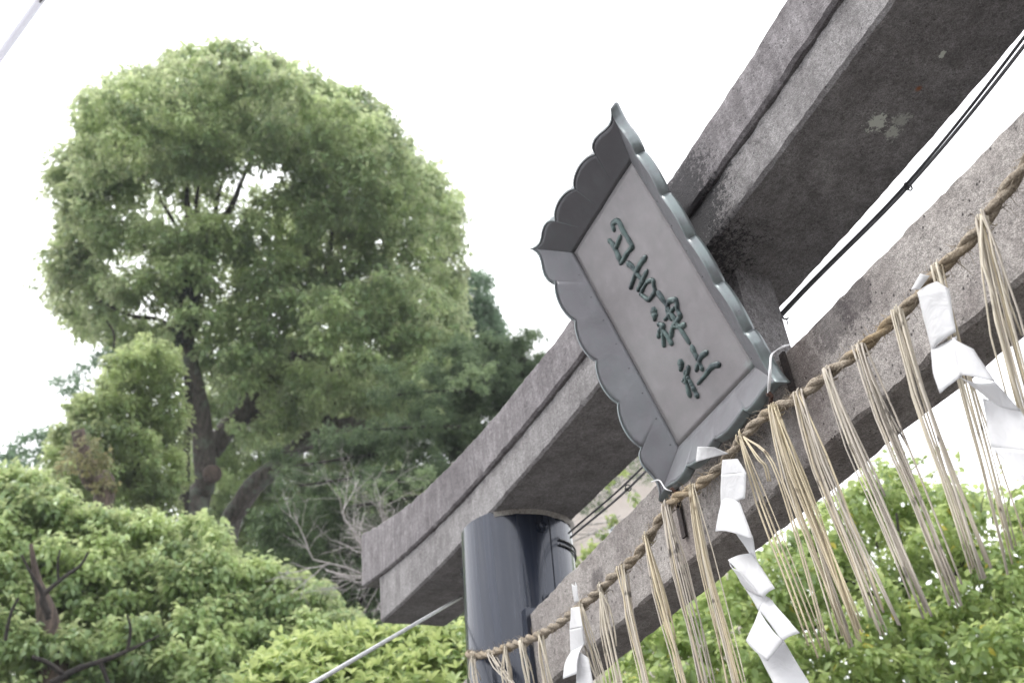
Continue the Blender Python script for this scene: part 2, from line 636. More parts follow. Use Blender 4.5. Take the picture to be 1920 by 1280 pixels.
# ================================================================== GROUND
g = 400
gv = [(-g, -g, 0), (g, -g, 0), (g, g, 0), (-g, g, 0)]
ground = obj_from('ground', gv, [(0, 1, 2, 3)], M['ground'], smooth=False)
ground['kind'] = 'structure'

# ================================================================== TORII
XC = -1.236
torii = thing('torii', 'grey stone torii gate with upswept double lintel, tie beam and dark steel clad columns', 'torii gate', P3(XC, 1.05, -CAMZ / U))


def beam(name, corners_fn, xs, mat, parent, seg=7, amp=0.0022, ch=0.006, seed=0, endcap=True):
    """corners_fn(x) -> 4 corners (y,z) ccw in units; loft along xs with rough chamfered edges"""
    V, Fc = [], []
    ring = None
    for xi, x in enumerate(xs):
        cs = corners_fn(x)
        pts = []
        nC = len(cs)
        for k in range(nC):
            a = np.array(cs[k])
            b = np.array(cs[(k + 1) % nC])
            L = np.linalg.norm(b - a)
            d = (b - a) / L
            c = ch
            p0, p1 = a + d * c, b - d * c
            for t in np.linspace(0, 1, seg):
                pts.append((p0 + (p1 - p0) * t, t in (0.0, 1.0)))
        if ring is None:
            ring = len(pts)
        for (p, edge) in pts:
            q = P3(x, p[0], p[1])
            nv = noise.noise_vector(Vector(q * 9.0) + Vector((seed, 0, 0))) * amp + noise.noise_vector(Vector(q * 38.0) + Vector((0, seed, 0))) * (amp * (1.3 if edge else 0.35))
            V.append(q + np.array(nv))
    n = len(xs)
    for i in range(n - 1):
        for k in range(ring):
            k2 = (k + 1) % ring
            Fc.append((i * ring + k, i * ring + k2, (i + 1) * ring + k2, (i + 1) * ring + k))
    if endcap:
        Fc.append(tuple(range(ring))[::-1])
        Fc.append(tuple((n - 1) * ring + k for k in range(ring)))
    return obj_from(name, V, Fc, mat, parent, True, 38)


def z_shi_bot(x):
    s = abs(x - XC)
    return 1.199 + 0.036 * s * s


def z_step(x):
    s = abs(x - XC)
    return 1.296 + 0.05 * s * s + 0.0006 * s ** 4


def z_top(x):
    s = abs(x - XC)
    return 1.409 + 0.065 * s * s + 0.0016 * s ** 4


xs_s = np.linspace(XC - 2.055, XC + 2.055, 330)
xs_k = np.linspace(XC - 2.255, XC + 2.255, 350)
xs_n = np.linspace(XC - 1.75, XC + 1.75, 300)
beam('shimaki', lambda x: [(0.933, z_shi_bot(x)), (1.170, z_shi_bot(x)), (1.170, z_step(x) + 0.004), (0.933, z_step(x) + 0.004)], xs_s, M['shimaki'], torii, seed=3)


def kas_c(x):
    # ends cut slightly outward going up is handled by the sample range
    return [(0.921, z_step(x)), (1.185, z_step(x)), (1.19, z_top(x) - 0.02), (1.05, z_top(x) + 0.025), (0.918, z_top(x))]


beam('kasagi', kas_c, xs_k, M['kasagi'], torii, seed=11)
beam('nuki', lambda x: [(1.0, 0.752), (1.099, 0.752), (1.099, 0.951), (1.0, 0.951)], xs_n, M['nuki'], torii, seed=29, amp=0.003)
beam('centre_post', lambda x: [(1.014, 0.945), (1.093, 0.945), (1.093, 1.204), (1.014, 1.204)], np.linspace(XC - 0.075, XC + 0.075, 12), M['shimaki'], torii, seed=37, amp=0.0025)

CX, CR, LEAN = -2.343, 0.1512, 0.055


def column(side):
    zt = 1.2385
    V, Fc = [], []
    ns, nz = 72, 24
    zb = -CAMZ / U
    for j in range(nz + 1):
        z = zb + (zt - zb) * j / nz
        for k in range(ns):
            a = 2 * math.pi * k / ns
            cx = XC + side * (XC - CX) - side * 0 if False else XC + side * ((XC - CX) + LEAN * (1.235 - z))
            V.append(P3(cx + CR * math.cos(a), 1.05 + CR * math.sin(a), z))
    for j in range(nz):
        for k in range(ns):
            k2 = (k + 1) % ns
            Fc.append((j * ns + k, j * ns + k2, (j + 1) * ns + k2, (j + 1) * ns + k))
    Fc.append(tuple(nz * ns + k for k in range(ns)))
    col = obj_from('column', V, Fc, M['steel'], torii, True, 50)

    def cxz(z):
        return XC + side * ((XC - CX) + LEAN * (1.235 - z))
    # vertical seam flange of the steel jacket, facing the passage, with its bolts
    ang = math.radians(12 if side < 0 else 168)
    mb = MB()
    path = [P3(cxz(z) + (CR + 0.001) * math.cos(ang), 1.05 + (CR + 0.001) * math.sin(ang), z) for z in np.linspace(0.95, 1.235, 10)]
    mb.tube(path, 0.0013, 5)
    mb.build('seam', M['steel'], col)
    for zb_ in (1.185, 0.993):
        a2 = ang - 0.16
        d = np.array([math.cos(a2), math.sin(a2), 0])
        c0 = P3(cxz(zb_) + CR * math.cos(a2), 1.05 + CR * math.sin(a2), zb_)
        mb = MB()
        mb.tube([c0 - d * 0.004, c0 + d * 0.006, c0 + d * 0.0065], [0.019, 0.019, 0.013], 16)
        mb.tube([c0 + d * 0.005, c0 + d * 0.016, c0 + d * 0.018], [0.0125, 0.0125, 0.010], 6)
        mb.build('bolt', M['steel'], col, True, 30)
    # steel collar where the tie beam enters
    mb = MB()
    x0, x1 = cxz(0.85) + (CR * 0.72 if side < 0 else -CR * 0.72 - 0.04), cxz(0.85) + (CR * 0.72 + 0.062 if side < 0 else -CR * 0.72)
    mb.box(P3(x0, 0.988, 0.742), P3(x1, 1.111, 0.9615))
    mb.build('collar', M['steel'], torii, False)
    # pale mortar joint under the lintel
    V, Fc = [], []
    ns = 60
    a0_ = math.asin((0.940 - 1.05) / (CR + 0.006))
    for j in range(3):
        for k in range(ns + 1):
            a = a0_ + (math.pi - 2 * a0_) * k / ns
            r_ = (CR + 0.0015 + 0.0035 * j) + 0.0015 * noise.noise(Vector((math.cos(a) * 6, math.sin(a) * 6, j)))
            xx = cxz(1.235) + r_ * math.cos(a)
            zq = z_shi_bot(xx) + (-0.013 + 0.003 * noise.noise(Vector((math.cos(a) * 9, math.sin(a) * 9, 3))) if j == 0 else (-0.006 if j == 1 else 0.006))
            V.append(P3(xx, 1.05 + r_ * math.sin(a), zq))
    for j in range(2):
        for k in range(ns):
            q = j * (ns + 1) + k
            Fc.append((q, q + 1, q + ns + 2, q + ns + 1))
    obj_from('mortar_ring', V, Fc, M['mortar'], torii)
    # footing stone
    mb = MB()
    fx = cxz(zb)
    mb.tube([P3(fx, 1.05, zb - 0.02), P3(fx, 1.05, zb + 0.10), P3(fx, 1.05, zb + 0.115)], [CR * U * 1.45, CR * U * 1.4, CR * U * 1.3], 32)
    mb.build('footing', M['nuki'], torii)


column(-1)
column(1)

# ================================================================== PLAQUE
TY, TZ, BY, BZ = 0.8039, 1.3667, 0.9567, 0.9295
u_ = np.array([0, TY - BY, TZ - BZ])
HP = np.linalg.norm(u_)
u_ /= HP
n_ = np.cross(u_, np.array([1.0, 0, 0]))
if n_[1] > 0:
    n_ = -n_
O_ = np.array([XC, (TY + BY) / 2, (TZ + BZ) / 2])
HW, HH = 0.1305, HP / 2


def PL(a, b, c=0.0):                 # plaque local (units) -> metres
    q = O_ + np.array([a, 0, 0]) + u_ * b + n_ * c
    return P3(*q)


def to_plaque(px, py):
    r = ray(px, py)
    t = (O_ @ n_) / (r @ n_)
    q = r * t - O_
    return q[0], q @ u_


plaque = thing('plaque', 'weathered copper shrine name plaque with scalloped frame hanging tilted from the torii', 'plaque', PL(0, 0, -0.03))

# back panel, a slightly dished sheet with thickness
V, Fc = [], []
nx, nz = 24, 40
for j in range(nz + 1):
    for i in range(nx + 1):
        a = -HW + 2 * HW * i / nx
        b = -HH + 2 * HH * j / nz
        wob = 0.0012 * noise.noise(Vector((a * 14, b * 10, 3)))
        V.append(PL(a, b, wob))
for j in range(nz):
    for i in range(nx):
        q = j * (nx + 1) + i
        Fc.append((q, q + 1, q + nx + 2, q + nx + 1))
pan = obj_from('panel', V, Fc, M['panel'], plaque)
so_ = pan.modifiers.new('s', 'SOLIDIFY')
so_.thickness = 0.01
so_.offset = 0

OX, OF = 0.0725, 0.044               # rim: how far out, how far forward
LIPN = 0.016
OXA = 0.0728
FL = 0.010


def corner_share(lobes):
    return 0.18 if lobes == 4 else 0.27


def rim_profile(t, lobes):
    """inward offset (units) of the scalloped edge along one side, t in 0..1"""
    L0 = corner_share(lobes)
    t2 = min(t, 1 - t)
    if t2 < L0:
        return float(np.interp(t2 / L0, [0, .10, .22, .34, .46, .60, .74, .86, .94, .98, 1.0], [0, .0050, .0085, .0095, .0078, .0036, .0014, .0026, .0058, .0092, .0130]))
    x = (t - L0) / (1 - 2 * L0) * lobes
    fr = x - math.floor(x)
    return 0.0130 - 0.0112 * abs(math.sin(math.pi * fr)) ** 0.65


def side(axis, lobes, n):
    """corner points in order; returns lists of outer/inner local points"""
    o, inn, lob = [], [], []
    for i in range(n + 1):
        t = i / n
        ins = rim_profile(t, lobes)
        if axis in ('top', 'bottom'):
            sg = 1 if axis == 'top' else -1
            a = -(HW + OXA) + 2 * (HW + OXA) * t
            ia = -HW + 2 * HW * t
            o.append((a, sg * (HH + OX - ins) + (0.005 if sg > 0 else -0.001)))
            inn.append((ia, sg * HH))
        else:
            sg = 1 if axis == 'right' else -1
            b = -(HH + OX + 0.001) + (2 * (HH + OX) + 0.006) * t
            ib = -HH + 2 * HH * t
            o.append((sg * (HW + OXA - ins), b))
            inn.append((sg * HW, ib))
        lob.append(ins)
    return o, inn, lob


RV = M['seam']
for axis, lobes, n in (('left', 4, 150), ('right', 4, 150), ('top', 2, 100), ('bottom', 2, 100)):
    o_, i_, lob = side(axis, lobes, n)
    pts2 = np.array(o_)
    tan = np.gradient(pts2, axis=0)
    tan /= np.linalg.norm(tan, axis=1)[:, None]
    nor = np.stack([tan[:, 1], -tan[:, 0]], 1)
    dirn = {'left': np.array([-1, 0]), 'right': np.array([1, 0]), 'top': np.array([0, 1]), 'bottom': np.array([0, -1])}[axis]
    if (nor[n // 2] @ dirn) < 0:
        nor = -nor
    nor = nor * 0.35 + dirn * 0.65
    for e_ in (0, -1):
        dg = np.sign(pts2[e_])
        for q_ in range(9):
            w_ = 1 - q_ / 9.0
            ix = q_ if e_ == 0 else -1 - q_
            nor[ix] = nor[ix] * (1 - w_) + dg * w_
    brd = pts2 - nor * FL
    V, Fc = [], []
    rows = 9
    for j in range(rows + 1):
        s_ = j / rows
        for k in range(n + 1):
            a = i_[k][0] + (brd[k][0] - i_[k][0]) * s_
            b = i_[k][1] + (brd[k][1] - i_[k][1]) * s_
            flute = (0.0026 if axis in ('top', 'bottom') else 0.0003) * (lob[k] / 0.0140) ** 3 * (s_ ** 1.3)
            c = 0.0035 + OF * s_ * (1 - lob[k] / OX) - flute + 0.0008 * noise.noise(Vector((a * 25, b * 25, 7)))
            V.append(PL(a, b, c))
    W = n + 1
    for j in range(rows):
        for k in range(n):
            q = j * W + k
            Fc.append((q, q + 1, q + W + 1, q + W))
    fb = obj_from('frame_board', V, Fc, M['frame'], plaque)
    m_ = fb.modifiers.new('s', 'SOLIDIFY')
    m_.thickness = 0.003
    m_.offset = 0
    if axis == 'top':
        for k in range(2, n - 2):
            if lob[k] > lob[k - 1] and lob[k] >= lob[k + 1] and lob[k] > 0.011:
                mb = MB()
                e1_, e0_ = brd[k], i_[k]
                pr = [PL(e0_[0] + (e1_[0] - e0_[0]) * q_, e0_[1] + (e1_[1] - e0_[1]) * q_, 0.0052 + OF * q_ * (1 - lob[k] / OX) - 0.0026 * q_ ** 1.3) for q_ in np.linspace(0.25, 0.97, 8)]
                mb.tube(pr, np.linspace(0.0006, 0.0016, 8), 6)
                mb.build('fold_ridge', M['lip'], fb)
    # rolled lip turned back from the scalloped edge
    V, Fc = [], []
    base = [(-FL - 0.001, -0.001), (-FL, 0.0022), (-FL + 0.0025, 0.0024), (-0.005, -0.001), (-0.001, -0.0065), (0.0, -0.0085), (-0.0005, -0.014)]
    for (du, dn) in base:
        for k in range(n + 1):
            p = pts2[k] + nor[k] * du
            flute = (0.0026 if axis in ('top', 'bottom') else 0.0003) * (lob[k] / 0.0140) ** 3
            V.append(PL(p[0], p[1], 0.0035 + OF * (1 - lob[k] / OX) - flute + dn))
    for j in range(len(base) - 1):
        for k in range(n):
            q = j * W + k
            Fc.append((q, q + 1, q + W + 1, q + W))
    lp = obj_from('rim_lip', V, Fc, M['lip'], fb, True, 60)
    m_ = lp.modifiers.new('s', 'SOLIDIFY')
    m_.thickness = 0.0016
    m_.offset = 0
    # dark soldered seam beside the panel
    mb = MB()
    mb.tube([PL(*i_[0], 0.0035), PL(*i_[n // 2], 0.0035), PL(*i_[-1], 0.0035)], 0.0015 if axis in ('left', 'top') else 0.0012, 6)
    mb.build('seam', RV if axis in ('left', 'top') else M['lip'], fb)
    if axis in ('left', 'right'):
        sg = -1 if axis == 'left' else 1
        for b in np.linspace(-HH + 0.012, HH - 0.05, 8):
            mb = MB()
            c0 = PL(sg * (HW + 0.010), b, 0.0095)
            c1 = PL(sg * (HW + 0.010), b, 0.0125)
            mb.tube([c0, (c0 + c1) / 2, c1], [0.0026, 0.0024, 0.001], 8)
            mb.build('rivet', RV, fb)

# characters in relief: brush strokes surveyed on the panel (source of coordinates: enlarged photo)


def stroke(mb, pts, w, h=0.55, k=18):
    loc = []
    for (zx, zy) in pts:
        loc.append(to_plaque(1120 + zx / 3.2, 380 + zy / 3.2))
    sp = spline(loc, k) if len(loc) > 2 else np.array([np.array(loc[0]) + (np.array(loc[1]) - np.array(loc[0])) * t for t in np.linspace(0, 1, k)])
    ws = np.interp(np.linspace(0, 1, k), np.linspace(0, 1, len(w)), w) if isinstance(w, (list, tuple)) else np.full(k, w)
    ws = ws * 0.00042                        # zoomed px -> units
    T = np.gradient(sp, axis=0)
    T /= np.linalg.norm(T, axis=1)[:, None] + 1e-9
    Nn = np.stack([T[:, 1], -T[:, 0]], 1)
    prof = [(1.0, -0.2), (1.0, 0.35), (0.72, 0.85), (0.25, 1.0), (-0.25, 1.0), (-0.72, 0.85), (-1.0, 0.35), (-1.0, -0.2)]
    V, Fc = [], []
    m = len(prof)
    pos = [sp[0] - T[0] * ws[0] * 0.75] + list(sp) + [sp[-1] + T[-1] * ws[-1] * 0.75]
    for i, p in enumerate(pos):
        q = min(max(i - 1, 0), k - 1)
        endf = 0.55 if i in (0, len(pos) - 1) else 1.0
        lump = 1 + 0.16 * noise.noise(Vector((p[0] * 150, p[1] * 150, 0))) + 0.12 * noise.noise(Vector((p[0] * 420, p[1] * 420, 5)))
        for (a, b) in prof:
            xy = p + Nn[q] * ws[q] * a * endf * lump
            V.append(PL(xy[0], xy[1], max(-0.002, b * 0.0085 * h * 1.8 * (0.8 if endf < 1 else 1) * lump)))
    for i in range(len(pos) - 1):
        for j in range(m - 1):
            Fc.append((i * m + j, i * m + j + 1, (i + 1) * m + j + 1, (i + 1) * m + j))
    Fc.append(tuple(range(m)))
    Fc.append(tuple((len(pos) - 1) * m + j for j in range(m))[::-1])
    mb.add(V, Fc)


chars = [
    ('sun_character', [([(85, 228), (112, 262), (150, 352)], [14, 15, 16]),
                       ([(112, 162), (103, 125), (138, 112), (165, 165), (200, 222), (222, 264)], [13, 15, 17, 15, 14, 15]),
                       ([(222, 264), (192, 300), (165, 345), (153, 360)], [15, 13, 14, 14]),
                       ([(150, 205), (138, 235), (124, 268)], [13, 13, 12])]),
    ('luck_character', [([(298, 330), (268, 370), (236, 440), (212, 508)], [18, 16, 13, 12]),
                        ([(196, 365), (222, 385), (250, 425), (288, 470)], [17, 17, 13, 13]),
                        ([(310, 410), (288, 455), (258, 518)], [13, 14, 15]),
                        ([(312, 472), (290, 510), (272, 545)], [11, 10, 12]),
                        ([(312, 472), (346, 464), (352, 495), (360, 530)], [13, 13, 12, 13]),
                        ([(360, 530), (340, 560), (320, 583)], [14, 12, 13]),
                        ([(272, 545), (295, 565), (320, 583)], [12, 11, 12])]),
    ('god_character', [([(350, 650), (354, 672), (356, 704)], [26, 20, 6]),
                       ([(378, 728), (402, 734), (408, 745)], [12, 14, 12]),
                       ([(404, 735), (386, 765), (378, 798)], [11, 12, 15]),
                       ([(402, 740), (406, 790), (410, 852)], [12, 11, 14]),
                       ([(404, 760), (432, 800), (456, 842)], [11, 12, 14]),
                       ([(380, 545), (402, 575), (425, 612), (450, 655), (478, 700), (505, 745), (560, 832)], [20, 15, 10, 12, 14, 12, 16]),
                       ([(440, 592), (430, 640), (452, 695)], [12, 12, 12]),
                       ([(440, 588), (482, 584), (494, 640), (512, 680)], [15, 16, 13, 13]),
                       ([(512, 680), (485, 715), (462, 752), (455, 795)], [14, 13, 12, 14]),
                       ([(470, 632), (445, 668), (418, 700)], [11, 10, 9]),
                       ([(532, 732), (502, 742), (478, 742)], [17, 14, 10])]),
    ('shrine_character', [([(512, 960), (514, 975), (512, 1002)], [24, 20, 8]),
                          ([(560, 985), (552, 1025), (530, 1062)], [13, 11, 10]),
                          ([(540, 1015), (548, 1075), (566, 1152)], [13, 12, 15]),
                          ([(556, 1045), (585, 1100), (610, 1156)], [11, 11, 15]),
                          ([(528, 1070), (545, 1078)], [10, 9]),
                          ([(582, 868), (600, 905), (622, 950), (642, 995)], [19, 15, 12, 14]),
                          ([(668, 896), (638, 918), (622, 955), (608, 998)], [15, 16, 13, 14]),
                          ([(740, 968), (700, 980), (655, 1038), (618, 1082)], [16, 17, 11, 9])]),
]
for nm, strokes in chars:
    mb = MB()
    for pts, w_ in strokes:
        stroke(mb, pts, w_)
    ch = mb.build('raised_character', M['verdigris'], plaque, True, 60)

# rusty support hooks behind / under the lower corners of the plaque
for hp in ([(1440, 739, .902), (1446, 741, .905), (1445, 752, .92), (1443, 772, .955), (1448, 790, .999)],
           [(1258, 917, .925), (1266, 921, .93), (1272, 928, .95), (1268, 940, .97), (1270, 950, .999)]):
    mb = MB()
    q_ = [on_y(*h) for h in hp]
    mb.tube(spline(q_, 18), 0.0042, 7)
    mb.add(*tube_arrays([q_[0] + np.array([-.004, 0, .003]), q_[0] + np.array([.004, 0, -.002]), q_[1] + np.array([.004, 0, -.006])], [.002, .006, .002], 5))
    mb.build('support_hook', M['rust'], plaque)
for (px, z0) in ((1477, 0.80), (1268, 0.80)):
    xr = on_y(px, 700 if px > 1400 else 930, 0.994)[0] / U
    mb = MB()
    mb.box(P3(xr - 0.0065, 0.992, z0), P3(xr + 0.0065, 0.9965, 0.947))
    mb.build('iron_strap', M['rust_dark'], plaque, False)
# dark iron back frame between plaque and beams
mb = MB()
mb.box(P3(XC - 0.09, 0.95, 1.02), P3(XC + 0.09, 1.012, 1.05))
mb.build('back_bracket', M['rust_dark'], plaque, False)

# tie wires
mb = MB()
pts = [PL(-HW - 0.060, -HH - 0.030, OF + 0.006), PL(-HW - 0.035, -HH - 0.040, OF + 0.008), on_y(1248, 916, 0.915), on_y(1264, 921, 0.93), on_y(1272, 925, 0.96)]
mb.tube(spline(pts, 20), 0.0016, 6)
o = mb.build('tie_wire', M['white_wire'])
tag(o, 'thin white wire tying the lower left corner of the plaque', 'wire')
mb = MB()
pts = [on_y(1479, 647, 0.997), on_y(1466, 652, 0.975), on_y(1447, 664, 0.925), on_y(1444, 680, 0.905), on_y(1442, 705, 0.895), on_y(1440, 738, 0.90)]
mb.tube(spline(pts, 26), 0.0018, 6)
pts = [on_y(1481, 646, 0.999), on_y(1470, 648, 0.985), on_y(1452, 660, 0.93), on_y(1446, 672, 0.908), on_y(1445, 702, 0.898), on_y(1442, 738, 0.902)]
mb.tube(spline(pts, 26), 0.0014, 6)
o = mb.build('tie_wire', M['white_wire'])
tag(o, 'white wire bent over the tie beam to hold the lower right corner of the plaque', 'wire')

# ================================================================== STRAW ROPE
rope_px = [(905, 1227), (935, 1218), (975, 1203), (1010, 1190), (1045, 1170), (1080, 1143), (1115, 1115), (1150, 1080), (1195, 1040), (1230, 985), (1262, 938), (1300, 915), (1340, 885), (1370, 850), (1410, 800), (1450, 768), (1500, 742), (1560, 695), (1620, 650), (1680, 595), (1720, 555), (1745, 522), (1790, 480), (1840, 425), (1880, 365), (1920, 312)]
pts = []
for p in [(857, 1226), (868, 1225), (885, 1227)]:
    q = on_cyl(p[0] + 8, p[1], CX - 0.02, 1.05, CR + 0.012)
    pts.append(q)
pts = [P3(CX - 0.155 - 0.03, 1.12, 0.99), P3(CX - 0.167 - 0.03, 1.045, 0.972)]
for p in ((880, 1226),):
    pts.append(on_cyl(p[0], p[1], CX - 0.025, 1.05, CR + 0.016))
for i, p in enumerate(rope_px):
    y = 0.893 + min(1, i / 8) * 0.004
    pts.append(on_y(p[0], p[1], y if i else 0.889))
x_last = pts[-1][0]
for dx in (0.12, 0.3, 0.5):
    pts.append(np.array([x_last + dx, 0.89 * U, CAMZ + 0.79 * U + dx * 0.18]))
rope_c = spline(pts, 1500)
seglen = np.linalg.norm(np.diff(rope_c, axis=0), axis=1)
arc = np.concatenate([[0], np.cumsum(seglen)])
NRS = int(arc[-1] / 0.004)
rc = np.stack([np.interp(np.linspace(0, arc[-1], NRS), arc, rope_c[:, k]) for k in range(3)], 1)
ks = 9
rc = np.stack([np.convolve(np.pad(rc[:, k], ks // 2, mode='edge'), np.ones(ks) / ks, 'valid') for k in range(3)], 1)
rarc = np.linspace(0, arc[-1], NRS)
rope = thing('straw_rope', 'twisted straw shimenawa rope slung across the front of the torii with hanging straw', 'rope', rc[0])
RT = np.gradient(rc, axis=0)
RT /= np.linalg.norm(RT, axis=1)[:, None]
up = np.array([0, 0, 1.0])
RN = np.cross(RT, up)
RN /= np.linalg.norm(RN, axis=1)[:, None]
RB = np.cross(RN, RT)
rng = np.random.default_rng(5)
PITCH = 0.098


def rfac(a):
    return float(np.interp(a, [0, 1.2, 2.2, 3.2], [0.82, 0.76, 0.70, 0.64]))


for sidx in range(2):
    path, rad = [], []
    for i in range(NRS):
        rf = rfac(rarc[i])
        th = -2 * math.pi * rarc[i] / PITCH + sidx * math.pi
        th += 0.35 * noise.noise(Vector((rarc[i] * 3, 0, 0)))
        off = 0.0066 * rf
        path.append(rc[i] + off * (math.cos(th) * RN[i] + math.sin(th) * RB[i]))
        rad.append(0.0090 * rf * (1 + 0.16 * noise.noise(Vector((rarc[i] * 16, sidx * 9, 1))) + 0.06 * noise.noise(Vector((rarc[i] * 70, sidx * 9, 1)))))
    mb = MB()
    SD = 16
    mb.tube(path, rad, SD)
    for vi in range(NRS * SD):
        v = mb.v[vi]
        i_, k_ = divmod(vi, SD)
        rd = (v - path[i_]) / rad[i_]
        gro = noise.noise(Vector((k_ * 1.7 + sidx * 40, i_ * 0.045, 0))) * 0.0016
        mb.v[vi] = v + rd * gro + np.array(noise.noise_vector(Vector(v * 300))) * 0.0007
    mb.build('rope_strand', M['rope'], rope, True, None)
# loose fibres
mb = MB()
for i in range(1500):
    k = int(rng.integers(5, NRS - 6))
    a = rng.uniform(0, 6.28)
    d = math.cos(a) * RN[k] + math.sin(a) * RB[k]
    p0 = rc[k] + d * 0.0145 * rfac(rarc[k])
    L = rng.uniform(0.006, 0.022) * (1.6 if rng.random() < 0.1 else 1)
    t = RT[k] * rng.uniform(-1.2, 1.2) + d * rng.uniform(0.1, 1.0) + rng.normal(0, 0.3, 3)
    t /= np.linalg.norm(t)
    mb.add(*tube_arrays([p0 - t * 0.003, p0 + t * L * 0.5, p0 + t * L + np.array([0, 0, -L * 0.2])], [0.0005, 0.00045, 0.0002], 3, False))
lf = mb.build('loose_fibre', M['rope'], rope, True, None)
lf['kind'] = 'stuff'


def rope_at(px, py):
    """nearest rope centre to a surveyed ray"""
    r = ray(px, py)
    r = r / np.linalg.norm(r)
    d = rc - CAMP
    cr = np.linalg.norm(np.cross(d, r), axis=1)
    return int(np.argmin(cr))


tufts = [
    # base px, tip px, count, spread start m, spread end m, material, short strands
    ((892, 1229), (903, 1340), 6, 0.012, 0.022, 'straw_pale'),
    ((926, 1223), (990, 1330), 6, 0.014, 0.045, 'straw_grey'),
    ((954, 1213), (962, 1340), 7, 0.011, 0.018, 'straw_pale'),
    ((986, 1201), (1001, 1340), 7, 0.012, 0.022, 'straw_pale'),
    ((1019, 1187), (1034, 1340), 7, 0.012, 0.022, 'straw_pale'),
    ((1096, 1131), (1140, 1345), 6, 0.010, 0.030, 'straw_pale'),
    ((1130, 1097), (1168, 1345), 8, 0.010, 0.026, 'straw_pale'),
    ((1172, 1060), (1222, 1345), 10, 0.014, 0.036, 'straw_grey'),
    ((1217, 1006), (1296, 1345), 9, 0.010, 0.030, 'straw_gold'),
    ((1260, 951), (1336, 1345), 10, 0.015, 0.036, 'straw_grey'),
    ((1306, 918), (1392, 1345), 10, 0.014, 0.040, 'straw_gold'),
    ((1405, 824), (1538, 1228), 3, 0.010, 0.022, 'straw_gold'),
    ((1458, 768), (1600, 1196), 17, 0.016, 0.040, 'straw_gold'),
    ((1506, 742), (1655, 1180), 15, 0.016, 0.036, 'straw_grey'),
    ((1562, 700), (1735, 1150), 9, 0.012, 0.022, 'straw_grey'),
    ((1622, 652), (1795, 1126), 10, 0.012, 0.026, 'straw_grey'),
    ((1692, 587), (1850, 1094), 9, 0.012, 0.030, 'straw_pale'),
    ((1767, 505), (1900, 1062), 7, 0.012, 0.036, 'straw_pale'),
    ((1850, 415), (2000, 1040), 14, 0.016, 0.040, 'straw_pale'),
    ((1960, 260), (2150, 990), 12, 0.016, 0.040, 'straw_pale'),
]
BUNCHROT = 0.5
for ti, (b, e, n, s0, s1, mt) in enumerate(tufts):
    if b[0] <= 1920:
        k = rope_at(*b)
    else:
        k = min(NRS - 10, rope_at(1919, 313) + int(0.07 / 0.004))
    base = rc[k]
    y = base[1] / U
    tip = on_y(e[0], e[1], y + 0.0)
    n = int(round(n * 1.35))
    tf = thing('straw_tuft', '', '', base)
    del tf['label']
    del tf['category']
    tf.parent = rope
    tf.location = Vector(base - np.array(rope.location))
    # binding loop through the strands
    mb = MB()
    for q in range(3):
        a0 = rng.uniform(0, 1)
        kk = int(k + (q - 1) * s0 / 0.004 * 0.5)
        ring = [rc[kk] + (0.0145 + 0.0006 * q) * (math.cos(t) * RN[kk] + math.sin(t) * RB[kk]) + RT[kk] * (0.006 * math.sin(t + a0)) for t in np.linspace(-2.6, 0.4, 14)]
        mb.add(*tube_arrays(ring, 0.0012, 5))
    lo = obj_from('binding', mb.v, mb.f, M[mt], None, True)
    lo.parent = tf
    lo.location = -Vector(base)
    sgn = 1
    for q in range(n):
        f = (q + 0.5) / n * 2 - 1
        f += rng.normal(0, 0.16)
        x0 = RT[k] * (f * s0 * 0.75)
        p0 = base + x0 * 0.9 + np.array([0, -0.010 + rng.normal(0, 0.004), -0.009])
        ln = rng.uniform(0.93, 1.03)
        if rng.random() < 0.12:
            ln *= rng.uniform(0.35, 0.8)
        p3 = base + (tip - base) * ln + np.array([f * s1 * 0.62 * ln + rng.normal(0, 0.004), rng.normal(0, 0.007), 0])
        bow = rng.normal(0, 0.0055, 3)
        bow[2] = 0
        p1 = p0 + (p3 - p0) * 0.33 + bow + np.array([0.003 * f, -0.004, 0])
        p2 = p0 + (p3 - p0) * 0.68 + bow * 0.6
        pth = spline([p0 + np.array([0, 0.004, 0.008]), p0, p1, p2, p3], 9)
        r0 = rng.uniform(0.0011, 0.0026)
        V_, F_ = tube_arrays(pth, np.linspace(r0, r0 * 0.8, 9), 5)
        so2 = obj_from('straw', V_, F_, M[mt if rng.random() < 0.7 else rng.choice(['straw_pale', 'straw_gold', 'straw_grey'])], None, True)
        so2.parent = tf
        so2.location = -Vector(base)
    if ti == 11:
        for e2, nn in (((1551, 1220), 2), ((1440, 902), 2)):
            for q in range(nn):
                p0 = base + RT[k] * 0.012 + np.array([0, -0.012, -0.012])
                t2 = on_y(e2[0] + q * 5, e2[1], y)
                mid = on_y(1418 + (24 if e2[0] > 1500 else 2) + q * 5, 860, y - 0.01)
                pth = spline([p0, mid, mid + (t2 - mid) * 0.4 + np.array([0.008, 0, 0]), t2], 12)
                V_, F_ = tube_arrays(pth, 0.0016, 5)
                so2 = obj_from('straw', V_, F_, M['straw_gold'], None, True)
                so2.parent = tf
                so2.location = -Vector(base)

# ================================================================== PAPER STREAMERS


